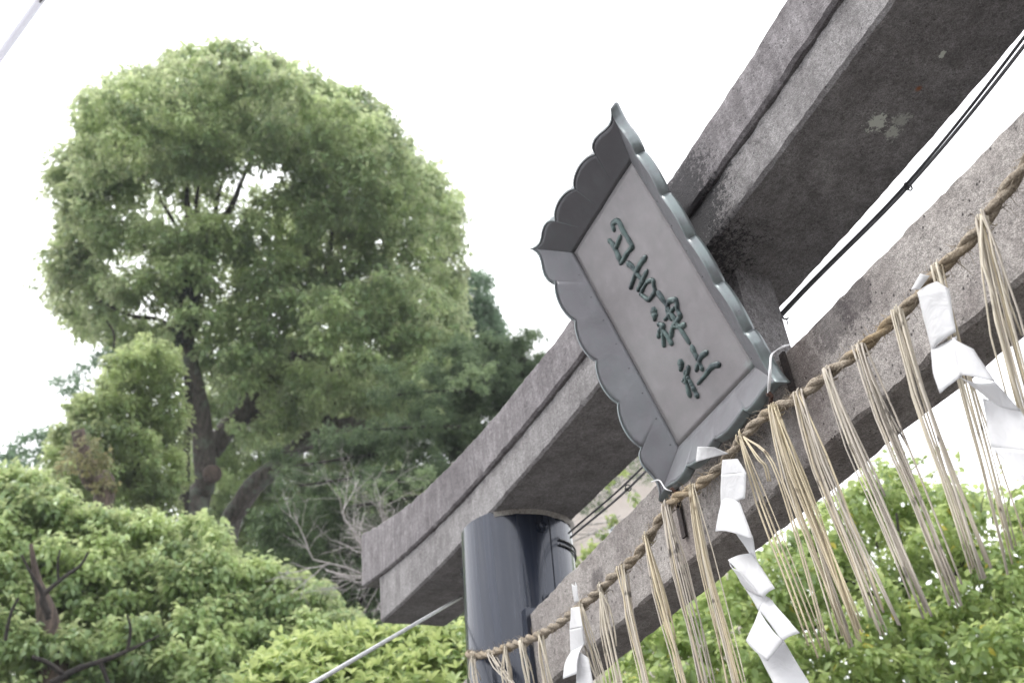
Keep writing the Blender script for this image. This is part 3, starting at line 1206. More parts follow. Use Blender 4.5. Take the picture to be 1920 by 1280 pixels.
def paper_panel(corners, curl=0.0, n=10, twist=0.0, curl_axis=0):
    """corners: tl, tr, br, bl in metres -> bent sheet grid"""
    tl, tr, br, bl = [np.array(c, float) for c in corners]
    nrm = np.cross(tr - tl, bl - tl)
    nrm /= np.linalg.norm(nrm)
    if nrm[1] > 0:
        nrm = -nrm
    V, Fc = [], []
    for j in range(n + 1):
        for i in range(n + 1):
            u, v = i / n, j / n
            p = (tl * (1 - u) + tr * u) * (1 - v) + (bl * (1 - u) + br * u) * v
            t = u if curl_axis == 0 else v
            p = p + nrm * (curl * math.sin(math.pi * t) + twist * (u - 0.5) * (v - 0.5))
            p = p + nrm * 0.0016 * noise.noise(Vector(p * 30))
            V.append(p)
    for j in range(n):
        for i in range(n):
            q = j * (n + 1) + i
            Fc.append((q, q + 1, q + n + 2, q + n + 1))
    return V, Fc


def streamer(label, panels, y0, loc_px):
    root = thing('paper_streamer', label, 'paper streamer', on_y(*loc_px, y0), 'white zigzag paper streamers on the rope')
    for (pts4, dys, curl, twist, cax) in panels:
        cs = [on_y(p[0], p[1], y0 + d) for p, d in zip(pts4, dys)]
        V, Fc = paper_panel(cs, curl, 10, twist, cax)
        o = obj_from('folded_panel', V, Fc, M['paper'], root, True, 45)
        m = o.modifiers.new('s', 'SOLIDIFY')
        m.thickness = 0.0007
    return root


Y = 0.875
streamer('white paper streamer hanging from the rope below the plaque', [
    ([(1308, 837), (1340, 838), (1367, 850), (1305, 866)], [-.004, -.002, .012, -.004], 0.003, 0, 0),
    ([(1355, 862), (1384, 860), (1399, 886), (1352, 890)], [0, .0, -.004, .0], 0.002, .0, 0),
    ([(1352, 889), (1399, 885), (1397, 934), (1352, 948)], [0, -.004, -.006, .012], 0.004, .0, 0),
    ([(1352, 942), (1386, 938), (1413, 1012), (1341, 995)], [.012, -.002, -.016, -.03], 0.010, .0, 0),
    ([(1383, 1000), (1409, 1004), (1421, 1050), (1407, 1042)], [.0, .002, .012, .012], 0.0, .01, 0),
    ([(1367, 1052), (1408, 1034), (1456, 1106), (1428, 1118)], [-.012, .008, .0, -.014], 0.004, .02, 0),
    ([(1367, 1052), (1384, 1068), (1430, 1119), (1392, 1095)], [-.012, -.02, -.01, .006], 0.004, .0, 0),
    ([(1391, 1092), (1424, 1108), (1443, 1121), (1424, 1146)], [.008, .006, .002, .002], 0.003, .0, 0),
    ([(1425, 1143), (1442, 1119), (1500, 1186), (1468, 1202)], [.0, .002, -.012, -.012], 0.003, .0, 0),
    ([(1425, 1143), (1469, 1202), (1439, 1238), (1399, 1200)], [.0, -.012, -.016, .004], 0.005, .0, 0),
    ([(1420, 1222), (1470, 1200), (1535, 1310), (1480, 1335)], [.006, .006, .02, .0], -0.006, .0, 0),
], Y, (1366, 855))
streamer('narrow white paper streamer hanging just right of the steel column', [
    ([(1072, 1094), (1079, 1098), (1084, 1128), (1077, 1130)], [.006, .006, .012, .012], 0.0, 0, 0),
    ([(1078, 1090), (1082, 1098), (1086, 1128), (1080, 1128)], [.002, .002, .01, .01], 0.0, 0, 0),
    ([(1071, 1139), (1087, 1137), (1093, 1175), (1069, 1180)], [.0, .0, -.008, .002], 0.003, 0, 0),
    ([(1069, 1180), (1093, 1175), (1097, 1208), (1070, 1228)], [.002, -.008, .0, .008], 0.003, 0, 0),
    ([(1070, 1222), (1094, 1206), (1082, 1262), (1056, 1272)], [.004, .0, -.026, -.03], 0.006, 0, 1),
    ([(1084, 1214), (1103, 1232), (1122, 1330), (1078, 1320)], [.0, .0, -.006, -.016], 0.008, 0, 0),
], Y, (1082, 1132))
streamer('large white paper streamer hanging from the rope near the right edge, above the sky gap', [
    ([(1726, 513), (1744, 517), (1724, 543), (1709, 543)], [-.004, .0, .0, -.004], 0.002, 0, 0),
    ([(1722, 547), (1757, 528), (1777, 540), (1724, 551)], [.004, .004, .0, -.001], 0.002, 0, 0),
    ([(1723, 548), (1777, 540), (1796, 622), (1746, 660)], [-.001, .0, -.004, .006], 0.008, .01, 0),
    ([(1746, 656), (1794, 630), (1804, 706), (1762, 737)], [.006, -.004, -.026, -.034], 0.004, .0, 1),
    ([(1790, 632), (1826, 655), (1866, 716), (1800, 706)], [-.006, -.022, -.03, -.026], 0.014, .0, 0),
    ([(1800, 706), (1866, 716), (1915, 770), (1846, 742)], [-.026, -.03, -.01, .0], 0.006, .0, 0),
    ([(1842, 746), (1912, 765), (1960, 850), (1858, 838)], [.0, -.006, -.014, -.012], -0.010, .0, 0),
    ([(1858, 838), (1960, 850), (1990, 950), (1916, 898)], [-.012, -.014, .0, -.022], 0.004, .0, 0),
    ([(1920, 890), (1990, 930), (2010, 1000), (1950, 1010)], [-.02, .0, .0, -.01], 0.004, .0, 0),
], Y, (1745, 522))

# ================================================================== CABLES, TIES, CONDUIT
YC = 1.135


def cable(label, name, pts, r, mat, cat='cable', n=90, group=None):
    mb = MB()
    mb.tube(spline(pts, n), r, 8)
    o = mb.build(name, mat, None, True, None)
    tag(o, label, cat, group)
    return o


cA = [on_y(1066, 999, 1.135), on_y(1204, 876, YC), on_y(1465, 586, YC), on_y(1698, 347, YC), on_y(1925, 64, YC), on_y(2100, -190, YC)]
cA_old = [on_y(1066, 1000, 1.135), on_y(1080, 990, YC), on_y(1130, 940, YC), on_y(1204, 881, YC), on_y(1465, 585, YC), on_y(1580, 463, YC), on_y(1632, 405, YC), on_y(1698, 346, YC), on_y(1780, 252, YC), on_y(1850, 165, YC), on_y(1925, 62, YC), on_y(2100, -190, YC)]
cB = [on_y(1070, 1007, 1.135), on_y(1208, 886, YC), on_y(1468, 590, YC + .004), on_y(1702, 351, YC), on_y(1925, 80, YC), on_y(2100, -170, YC)]
cB_old = [on_y(1070, 1008, 1.135), on_y(1084, 998, YC), on_y(1140, 945, YC), on_y(1208, 888, YC), on_y(1466, 590, YC + .004), on_y(1600, 455, YC), on_y(1638, 410, YC), on_y(1703, 351, YC), on_y(1790, 253, YC), on_y(1860, 166, YC), on_y(1925, 80, YC), on_y(2100, -170, YC)]
cable('upper of the two dark cables running under the lintel behind the plaque', 'overhead_cable', cA, 0.0031, M['cable'])
cable('lower of the two dark cables running under the lintel behind the plaque', 'overhead_cable', cB, 0.0036, M['cable_grey'])
for (px, py, lab) in ((1703, 350, 'small dark cable tie round both cables against the white sky'), (1178, 914, 'small black cable tie round both cables left of the plaque tip')):
    mb = MB()
    c0 = on_y(px, py, YC)
    ts = [c0 + np.array([0, 0, 0]) + 0.0095 * (math.cos(t) * np.array([0.0, 1, 0]) + math.sin(t) * np.array([0.1, 0, 1.0])) for t in np.linspace(0, 2 * math.pi, 20)]
    mb.tube(ts, 0.0018, 6)
    c1 = c0 + np.array([0.004, -0.010, -0.009])
    mb.box(c1 - 0.0038, c1 + 0.0038)
    o = mb.build('cable_tie', M['black_plastic'])
    tag(o, lab, 'cable tie')
for (zz, lab) in ((1.158, 'upper black cable loop strapped round the top of the steel column'), (1.144, 'lower black cable loop strapped round the top of the steel column')):
    mb = MB()
    cxz = XC - ((XC - CX) + LEAN * (1.235 - zz))
    ts = [P3(cxz + (CR + 0.004) * math.cos(t), 1.05 + (CR + 0.004) * math.sin(t), zz + 0.012 * math.sin(t - 0.3)) for t in np.linspace(math.radians(22), math.radians(250), 60)]
    mb.tube(ts, 0.0036, 8)
    o = mb.build('cable_loop', M['black_plastic'])
    tag(o, lab, 'cable')
mb = MB()
p_ = on_y(1466, 592, 1.10)
mb.tube(spline([p_, p_ + np.array([0.004, 0, -0.012]), p_ + np.array([0.012, 0, -0.018]), p_ + np.array([0.018, 0, -0.020])], 12), 0.0022, 6)
mb.tube([p_ + np.array([0.012, 0, -0.018]), p_ + np.array([0.010, 0, -0.034])], 0.0014, 5)
o = mb.build('wire_end', M['cable'])
tag(o, 'short curled dark wire end poking past the stone centre post into the sky', 'wire')

p1 = P3(CX - 0.02, 1.17, 0) * 0
r1 = ray(868, 1117)
p1 = r1 * (1.11 * U / r1[1]) + CAMP
p2 = far(575, 1287, 2.75)
d_ = (p2 - p1)
t_end = (0.0 - p1[2]) / d_[2] if d_[2] < 0 else 3
mb = MB()
mb.tube([p1 - d_ / np.linalg.norm(d_) * 0.15, p1, p1 + d_ * 0.5, p1 + d_ * 1.0, p1 + d_ * min(t_end, 6)], 0.0064, 12)
o = mb.build('guy_rod', M['conduit'])
tag(o, 'pale grey metal rod running down left from behind the steel column', 'rod')

mb = MB()
a1 = far(78, -3, 4.0)
a2 = far(-25, 140, 4.1)
dd = (a2 - a1) / np.linalg.norm(a2 - a1)
mb.tube([a1 - dd * 0.05, a1 + dd * 0.5, a2 + dd * 2], 0.0145, 16)
pole = mb.build('awning_pole', M['pale_pole'])
tag(pole, 'pale round pole crossing the top left corner of the sky', 'pole')
mb = MB()
mb.tube([a1 - dd * 0.9, a1 - dd * 0.03], 0.012, 14)
o_side = np.array([0.0, 0.0, -0.012])
mb.tube([a1 - dd * 0.05 + o_side, a1 + dd * 0.008 + o_side], 0.004, 8)
o = mb.build('pole_joint', M['cable_grey'], pole)
mb = MB()
a1 = far(125, -30, 6.0)
a2 = far(-40, 275, 6.1)
mb.tube([a1 + (a1 - a2) * 2, a1, a2, a2 + (a2 - a1) * 2], 0.0022, 6)
o = mb.build('overhead_wire', M['pale_pole'])
tag(o, 'hair thin pale wire crossing the sky beside the top left pole', 'wire')


# ================================================================== VEGETATION
def in_poly(poly, x, y):
    c = False
    n = len(poly)
    j = n - 1
    for i in range(n):
        xi, yi = poly[i]
        xj, yj = poly[j]
        if (yi > y) != (yj > y) and x < (xj - xi) * (y - yi) / (yj - yi) + xi:
            c = not c
        j = i
    return c


def scatter(poly, rmin, rmax, sep, rng, holes=(), tries=6000, edge=0.75):
    xs_ = [p[0] for p in poly]
    ys_ = [p[1] for p in poly]
    pts = []
    for _ in range(tries):
        x = rng.uniform(min(xs_), max(xs_))
        y = rng.uniform(min(ys_), max(ys_))
        r = rng.uniform(rmin, rmax)
        if not in_poly(poly, x, y):
            continue
        ok = True
        for a in range(8):
            if not in_poly(poly, x + r * edge * math.cos(a * .785), y + r * edge * math.sin(a * .785)):
                ok = False
                break
        if not ok:
            r *= 0.55
            ok = all(in_poly(poly, x + r * edge * math.cos(a * .785), y + r * edge * math.sin(a * .785)) for a in range(8))
            if not ok:
                continue
        if any(((x - hx) / (hr + r * 0.42)) ** 2 + ((y - hy) / (hs + r * 0.42)) ** 2 < 1 for (hx, hy, hr, hs) in holes):
            continue
        if any((x - q[0]) ** 2 + (y - q[1]) ** 2 < (sep * (r + q[2]) * 0.5) ** 2 for q in pts):
            continue
        pts.append((x, y, r))
    return pts


def leaf_cloud(clumps, density, size, rng, mode='diamond', flat=0.78, droop=0.6, clump_tint=0.22, spread_bias=0.62, aspect=0.5, upbias=0.45, under=-0.45):
    """clumps: (centre(3), radius m); density leaves per m2 of clump cross-section"""
    Vs, Is, Ts = [], [], []
    off = 0
    for (c, r) in clumps:
        n = max(10, int(density * math.pi * r * r))
        per = 12
        m = max(3, n // per)
        ds = rng.normal(0, 1, (m * 3, 3))
        ds /= np.linalg.norm(ds, axis=1)[:, None]
        ds = ds[ds[:, 2] > under][:m]
        m = len(ds)
        n = m * per
        rs = r * (1 - (1 - spread_bias) * rng.random(m) ** 0.7 * 1.6)
        ph = rng.uniform(0, 6.28, 3)
        rs *= 1 + 0.2 * np.sin(4 * ds[:, 0] + ph[0]) * np.cos(4 * ds[:, 1] + ph[1]) + 0.12 * np.sin(9 * ds[:, 2] + ph[2])
        rs *= 1 + np.where(rng.random(m) < 0.10, rng.uniform(0.05, 0.38, m), 0)
        cs_ = ds * rs[:, None] * np.array([1, 1, flat]) * rng.uniform(0.85, 1.15, 3)
        tail = ds * 0.7 + np.array([0, 0, -droop * 0.9]) + rng.normal(0, 0.35, (m, 3))
        tail /= np.linalg.norm(tail, axis=1)[:, None]
        sl_ = np.minimum(r * 0.36, size * 2.2)
        along = np.tile(np.linspace(-0.5, 0.5, per), m)[:, None] * sl_
        d = np.repeat(ds, per, 0)
        pos = c + np.repeat(cs_, per, 0) + np.repeat(tail, per, 0) * along + rng.normal(0, size * 0.45, (n, 3))
        spt = np.repeat(rng.normal(0, 0.14, m), per)
        nor = d * 0.55 + np.array([0, 0, upbias]) + rng.normal(0, 0.42, (n, 3))
        nor /= np.linalg.norm(nor, axis=1)[:, None]
        ax = d * 0.7 + np.array([0, 0, -droop]) + rng.normal(0, 0.5, (n, 3))
        ax -= nor * np.sum(ax * nor, 1)[:, None]
        ax /= np.linalg.norm(ax, axis=1)[:, None] + 1e-9
        sd_ = np.cross(nor, ax)
        L = size * rng.uniform(0.7, 1.25, n)[:, None]
        W = L * aspect
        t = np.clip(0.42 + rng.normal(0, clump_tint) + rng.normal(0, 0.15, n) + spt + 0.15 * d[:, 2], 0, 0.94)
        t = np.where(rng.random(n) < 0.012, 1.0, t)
        if mode == 'diamond':
            b = pos
            l = pos + ax * L * 0.45 + sd_ * W * 0.5 + nor * W * 0.15
            rgt = pos + ax * L * 0.45 - sd_ * W * 0.5 + nor * W * 0.15
            tip = pos + ax * L - nor * L * 0.18
            V = np.stack([b, rgt, tip, l], 1).reshape(-1, 3)
            base = (np.arange(n) * 4)[:, None] + off
            idx = np.concatenate([base + np.array([0, 1, 2]), base + np.array([0, 2, 3])], 1).ravel()
            k = 4
        else:
            b = pos
            m1 = pos + ax * L * 0.36
            m2 = pos + ax * L * 0.72 - nor * L * 0.07
            tip = pos + ax * L * 1.05 - nor * L * 0.22
            l1 = m1 + sd_ * W * 0.5 + nor * W * 0.18
            r1_ = m1 - sd_ * W * 0.5 + nor * W * 0.18
            l2 = m2 + sd_ * W * 0.38 + nor * W * 0.12
            r2_ = m2 - sd_ * W * 0.38 + nor * W * 0.12
            V = np.stack([b, m1, m2, tip, l1, l2, r1_, r2_], 1).reshape(-1, 3)
            base = (np.arange(n) * 8)[:, None] + off
            tr_ = [(0, 1, 4), (1, 2, 5), (1, 5, 4), (2, 3, 5), (0, 6, 1), (1, 6, 7), (1, 7, 2), (2, 7, 3)]
            idx = np.concatenate([base + np.array(q) for q in tr_], 1).ravel()
            k = 8
        Vs.append(V)
        Is.append(idx)
        Ts.append(np.repeat(t, k))
        off += n * k
    return np.concatenate(Vs), np.concatenate(Is), np.concatenate(Ts)


def crown(parent, clumps, density, size, rng, mat, name='crown', **k):
    V, I, T = leaf_cloud(clumps, density, size, rng, **k)
    o = fast_mesh(name, V, 3, I, mat, parent, T)
    o['kind'] = 'stuff'
    if k.get('mode') == 'leaf':
        o.data.polygons.foreach_set('use_smooth', [True] * len(o.data.polygons))
    return o


def limb(parent, name, pxs, dist, widths, mat, dd=None, sides=10, rough=0.06, n=26):
    """a branch surveyed as photo points at a distance; widths in photo px"""
    pts = [far(p[0], p[1], dist + (dd[i] if dd else 0)) for i, p in enumerate(pxs)]
    c = spline(pts, n)
    w = np.interp(np.linspace(0, 1, n), np.linspace(0, 1, len(widths)), widths) * 0.5 * dist / F
    for i in range(n):
        c[i] += np.array(noise.noise_vector(Vector(c[i] * 1.3))) * w[i] * 0.5
    mb = MB()
    mb.tube(c, w, sides)
    for i in range(len(mb.v)):
        v = mb.v[i]
        mb.v[i] = v + np.array(noise.noise_vector(Vector(v * (0.25 / max(w.mean(), 0.02))))) * w.mean() * rough * 3
    return mb.build(name, mat, parent, True, None)


def px_clumps(pl, dist_fn, scale=1.0):
    out_ = []
    for (x, y, r) in pl:
        d = dist_fn(x, y)
        out_.append((far(x, y, d), r * scale * d / F))
    return out_


# ---- big camphor ------------------------------------------------------------
rng = np.random.default_rng(21)
D1 = 24.0
big = thing('camphor_tree', 'tall rounded camphor tree towering over everything at the left', 'tree', (*far(385, 1000, D1)[:2], 0))
poly1 = [(150, 180), (210, 148), (280, 112), (340, 98), (390, 78), (430, 74), (510, 92), (565, 128), (640, 148), (715, 185), (750, 235), (800, 285), (850, 335), (884, 400), (872, 450), (872, 510), (882, 600), (890, 680), (860, 730), (830, 790), (740, 800), (650, 770), (560, 760), (470, 740), (400, 720), (340, 690), (260, 650), (190, 655), (130, 630), (85, 585), (76, 540), (85, 470), (108, 400), (86, 350), (105, 290), (145, 265), (142, 220)]
holes1 = [(452, 300, 26, 22), (478, 345, 24, 30), (418, 365, 26, 26), (316, 375, 34, 18), (268, 372, 24, 14), (352, 402, 16, 14), (300, 395, 28, 14), (442, 400, 20, 18), (568, 308, 12, 14), (530, 352, 12, 14),
          (255, 490, 34, 24), (225, 520, 22, 20), (408, 520, 16, 44), (270, 590, 44, 20), (235, 620, 30, 14), (625, 492, 18, 10), (672, 574, 20, 18), (690, 650, 20, 10), (205, 405, 16, 14), (530, 622, 12, 12), (306, 600, 16, 18)]


def d1(x, y):
    k = 1 - min(1.0, ((x - 480) / 430) ** 2 + ((y - 440) / 400) ** 2)
    return D1 + 3.0 - 5.0 * math.sqrt(max(0, k)) + rng.uniform(-0.8, 0.8)


cl = px_clumps(scatter(poly1, 36, 64, 0.80, rng, holes1, 9000), d1)
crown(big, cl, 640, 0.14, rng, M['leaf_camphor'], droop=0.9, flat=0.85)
poly1b = [(560, 560), (640, 520), (740, 500), (830, 540), (880, 600), (888, 680), (850, 720), (760, 740), (640, 700), (570, 650)]
cl = px_clumps(scatter(poly1b, 28, 46, 0.95, rng, holes1, 3000), lambda x, y: D1 - 3.2 + rng.uniform(-.4, .4))
cl += px_clumps(scatter([(150, 180), (430, 90), (700, 200), (860, 380), (860, 480), (640, 420), (300, 330), (130, 360)], 28, 50, 1.15, rng, holes1, 3000), lambda x, y: D1 - 2.6 + rng.uniform(-.4, .4))
cl += px_clumps(scatter([(390, 660), (470, 640), (620, 690), (760, 700), (850, 720), (850, 780), (740, 800), (640, 770), (560, 830), (470, 850), (420, 800), (400, 720)], 24, 42, 1.05, rng, ((520, 715, 26, 26), (455, 775, 22, 22)), 3000), lambda x, y: D1 - 1.9 + rng.uniform(-.5, .5))
cl += px_clumps(scatter([(170, 590), (300, 600), (345, 620), (345, 720), (300, 700), (200, 680)], 18, 32, 1.05, rng, (), 2500), lambda x, y: D1 - 0.5 + rng.uniform(-.5, .5))
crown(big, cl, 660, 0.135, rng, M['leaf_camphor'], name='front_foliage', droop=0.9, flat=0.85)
# back layer, looser
cl = px_clumps(scatter(poly1, 30, 55, 1.0, rng, [(h[0], h[1], h[2] * 0.9, h[3] * 0.9) for h in holes1], 5000, 0.9), lambda x, y: D1 + 3.5 + rng.uniform(0, 1.5))
crown(big, cl, 200, 0.14, rng, M['leaf_camphor'], name='crown_back')
# sparse sprays inside the gaps
cl = px_clumps([(h[0] + rng.uniform(-18, 18), h[1] + rng.uniform(-14, 14), 26) for h in holes1 for _ in range(2)], lambda x, y: D1 + rng.uniform(-1, 2))
crown(big, cl, 150, 0.12, rng, M['leaf_camphor'], name='leaf_spray', spread_bias=0.1)
bk = M['bark']
bd = M['bark_dark']
# trunks run down to the ground beyond the photographed part
def ground_pt(px, py, dist):
    p = far(px, py, dist)
    return p


def trunk(parent, pxs, dist, widths, mat, name='trunk', foot=None):
    pts = [far(p[0], p[1], dist) for p in pxs]
    f0 = pts[0].copy()
    f0[2] = -0.2
    if foot is not None:
        f0[:2] = foot
    mid = pts[0] * 0.45 + f0 * 0.55
    pts = [f0, mid] + pts
    wd = [widths[0] * 1.9, widths[0] * 1.3] + list(widths)
    n = 44
    c = spline(pts, n)
    w = np.interp(np.linspace(0, len(pts) - 1, n), range(len(pts)), wd) * 0.5 * dist / F
    mb = MB()
    mb.tube(c, w, 14)
    for i in range(len(mb.v)):
        v = mb.v[i]
        mb.v[i] = v + np.array(noise.noise_vector(Vector(v * 1.6))) * w.mean() * 0.22
    return mb.build(name, mat, parent, True, None)


foot = far(400, 1020, D1)[:2]
trunk(big, [(365, 990), (385, 900), (376, 780), (352, 660), (345, 590), (362, 520), (372, 465)], D1 - 1.5, [46, 40, 34, 30, 30, 36, 30], bk, foot=foot)
trunk(big, [(343, 975), (350, 860), (352, 735), (345, 690)], D1 - 1.7, [16, 14, 12, 8], bd, name='side_stem', foot=foot)
trunk(big, [(420, 1040), (455, 940), (520, 872), (590, 815), (650, 795), (720, 785), (790, 740)], D1 - 1.2, [38, 36, 34, 32, 28, 20, 10], bk, name='side_stem', foot=foot)
for pts_, ws_, m_ in [
    ([(372, 480), (356, 430), (352, 385), (350, 340)], [18, 15, 12, 6], bd),
    ([(374, 475), (392, 430), (430, 395), (452, 340), (470, 300)], [20, 16, 12, 8, 5], bd),
    ([(372, 470), (378, 420), (368, 385), (375, 340)], [14, 10, 8, 5], bd),
    ([(376, 470), (400, 420), (408, 375), (420, 330)], [14, 10, 8, 4], bd),
    ([(358, 485), (338, 440), (322, 410), (300, 375)], [12, 9, 7, 4], bd),
    ([(352, 475), (320, 468), (285, 466), (240, 450)], [8, 6, 5, 3], bd),
    ([(392, 850), (430, 800), (470, 745), (520, 695), (568, 640), (582, 590), (580, 520), (578, 450)], [34, 38, 36, 32, 26, 20, 14, 9], bk),
    ([(450, 790), (510, 755), (570, 735), (620, 690)], [22, 18, 16, 9], bd),
    ([(590, 815), (630, 770), (640, 700), (612, 640)], [26, 20, 15, 9], bd),
    ([(582, 540), (610, 510), (620, 460), (624, 410)], [12, 12, 9, 6], bd),
    ([(590, 530), (640, 500), (665, 455)], [10, 8, 5], bd),
    ([(370, 690), (345, 640), (300, 600), (240, 590), (180, 560)], [12, 10, 8, 6, 4], bd),
    ([(650, 795), (700, 740), (760, 700), (800, 640)], [16, 12, 8, 5], bd)]:
    limb(big, 'branch', pts_, D1 - 1.0, ws_, m_)
# pruning scar
mb = MB()
c0 = far(398, 888, D1 - 2.0)
nrm_ = -(ray(398, 888) / np.linalg.norm(ray(398, 888)))
mb.tube([c0 - nrm_ * 0.35, c0 + nrm_ * 0.05, c0 + nrm_ * 0.08], [0.2, 0.17, 0.12], 14)
mb.build('pruning_scar', M['bark_red'], big)
# ivy sleeve on the fork
cl = px_clumps([(372, 480, 22), (366, 505, 24), (360, 530, 24), (356, 558, 20), (362, 455, 16), (350, 600, 20), (346, 630, 18)], lambda x, y: D1 - 1.6)
crown(big, cl, 1500, 0.12, rng, M['ivy'], name='ivy', flat=1.3, under=-1)

# ---- second broadleaf behind, right shoulder ---------------------------------
rng = np.random.default_rng(22)
t2 = thing('evergreen_tree', 'darker evergreen peeping out behind the right shoulder of the big camphor', 'tree', (*far(900, 1000, 30)[:2], 0))
poly = [(860, 520), (880, 500), (915, 515), (925, 560), (955, 610), (962, 660), (975, 690), (965, 730), (900, 780), (820, 800), (800, 700), (830, 600)]
crown(t2, px_clumps(scatter(poly, 24, 40, 0.65, rng, (), 3000), lambda x, y: 29 + rng.uniform(-1, 1)), 800, 0.12, rng, M['leaf_blue'], droop=0.9)
trunk(t2, [(900, 900), (890, 760), (885, 620)], 30, [22, 18, 8], bd)

# ---- fir with layered dark boughs ---------------------------------------------
rng = np.random.default_rng(23)
D3 = 17.0
fir = thing('fir_tree', 'dark fir with flat layered boughs behind the left end of the lintel', 'tree', (*far(960, 980, D3)[:2], 0))
boughs = [((980, 700), (850, 690), 0.9, 0), ((985, 745), (745, 735), 1.0, -.6), ((985, 770), (800, 800), 1.0, 0.6), ((990, 820), (690, 800), 1.0, -1.0), ((985, 850), (640, 850), 1.1, 0.3), ((985, 880), (560, 905), 1.0, -.4),
          ((980, 810), (520, 845), 0.9, 1.6), ((985, 930), (620, 950), 1.1, 0.5), ((990, 680), (900, 640), .8, 0.9), ((985, 720), (880, 720), .9, 0.2), ((990, 905), (700, 900), .9, -1.2), ((990, 960), (720, 985), .9, 0.6), ((985, 840), (540, 870), .9, 0.0)]
cl = []
for bi, (a, b, k, dz) in enumerate(boughs):
    pa, pb = far(*a, D3 + 0.5), far(*b, D3 + dz)
    sag = np.array([0, 0, -0.25])
    path = spline([pa, (pa + pb) / 2 + np.array([0, 0, 0.1]), pb + sag * 0.2], 14)
    mb = MB()
    mb.tube(path, np.linspace(0.07, 0.014, 14), 7)
    mb.build('bough', bd, fir)
    for t in np.linspace(0.12, 1.0, 15):
        i = min(13, int(t * 13))
        for q in range(2):
            c = path[i] + rng.normal(0, [0.32, 0.5, 0.10]) * (1.15 - 0.5 * t)
            cl.append((c, rng.uniform(0.20, 0.34) * (1.1 - 0.35 * t)))
crown(fir, cl, 1250, 0.085, rng, M['leaf_fir'], name='needle_spray', flat=0.45, droop=0.1, aspect=0.22, under=-0.9, spread_bias=0.35, clump_tint=0.1)
trunk(fir, [(995, 1000), (985, 850), (975, 640)], D3 + 0.6, [44, 34, 8], bd)
# paler new tips near the lintel
cl = px_clumps([(655, 915, 13), (672, 900, 12), (688, 912, 12), (700, 925, 12), (770, 900, 12), (790, 888, 13), (805, 882, 12), (780, 915, 12), (745, 930, 13), (720, 940, 14), (800, 905, 12), (640, 925, 12), (715, 905, 12), (735, 912, 14), (810, 890, 10), (890, 700, 26), (860, 720, 24), (920, 690, 20), (900, 730, 24)], lambda x, y: D3 - 3.5)
V, I, T = leaf_cloud(cl, 3200, 0.055, rng, flat=0.8, droop=-0.5, aspect=0.26, under=-0.9, spread_bias=0.2)
T = np.clip(T + 0.45, 0, 0.96)
fast_mesh('new_growth', V, 3, I, M['leaf_fir'], fir, T)['kind'] = 'stuff'

# ---- mid trees between ----------------------------------------------------------
rng = np.random.default_rng(24)
t5 = thing('bushy_tree', 'yellow green bushy tree in front of the camphor trunk at the left', 'tree', (*far(260, 1000, 19)[:2], 0))
poly = [(110, 790), (130, 740), (180, 730), (200, 670), (250, 630), (330, 640), (345, 720), (350, 800), (348, 920), (330, 980), (200, 990), (110, 960), (80, 900), (90, 830)]
crown(t5, px_clumps(scatter(poly, 28, 48, 0.66, rng, (), 4000), lambda x, y: 19 + rng.uniform(-.8, .8)), 1100, 0.10, rng, M['leaf_camphor_near'])
trunk(t5, [(260, 1000), (255, 860), (280, 740)], 19.4, [22, 16, 8], bd)

t6 = thing('slender_tree', 'pale feathery tree against the sky at the left edge of the camphor', 'tree', (*far(170, 1000, 21)[:2], 0))
poly = [(85, 710), (130, 700), (180, 650), (215, 660), (225, 720), (200, 780), (150, 790), (130, 750)]
crown(t6, px_clumps(scatter(poly, 14, 26, 0.9, rng, (), 2500), lambda x, y: 21 + rng.uniform(-.8, .8)), 420, 0.10, rng, M['leaf_blue'], droop=1.0, aspect=0.35)
poly = [(0, 835), (40, 820), (80, 800), (120, 800), (120, 850), (60, 880), (0, 890)]
crown(t6, px_clumps(scatter(poly, 14, 26, 0.8, rng, (), 2500), lambda x, y: 20 + rng.uniform(-.8, .8)), 500, 0.10, rng, M['leaf_blue'], name='low_foliage', droop=0.6, aspect=0.4)
trunk(t6, [(170, 980), (165, 850), (185, 740), (215, 640), (200, 600)], 21, [10, 7, 5, 4, 3], bd)

t7 = thing('shade_tree', 'deep green tree filling the shadow under the big camphor boughs', 'tree', (*far(600, 1100, 28.5)[:2], 0))
poly = [(330, 720), (400, 690), (470, 650), (560, 660), (640, 650), (740, 700), (800, 760), (790, 830), (770, 860), (800, 900), (760, 1000), (760, 1250), (560, 1250), (440, 1100), (340, 1000), (330, 850)]
crown(t7, px_clumps(scatter(poly, 34, 60, 0.7, rng, (), 5000), lambda x, y: 28 + rng.uniform(-.8, 1.2)), 640, 0.12, rng, M['leaf_camphor'])
trunk(t7, [(600, 1250), (600, 1050), (590, 900)], 28.5, [26, 20, 10], bd)
t7b = thing('shade_tree', 'almost black evergreen low behind the bare twigs', 'tree', (*far(680, 1150, 18)[:2], 0))
poly = [(470, 960), (540, 930), (640, 930), (700, 960), (860, 930), (900, 1000), (860, 1250), (600, 1280), (480, 1150)]
crown(t7b, px_clumps(scatter(poly, 34, 60, 0.7, rng, (), 4000), lambda x, y: 18 + rng.uniform(-.8, 1.2)), 800, 0.10, rng, M['leaf_dark'])
trunk(t7b, [(690, 1250), (680, 1100), (670, 980)], 18.5, [26, 20, 10], bd)

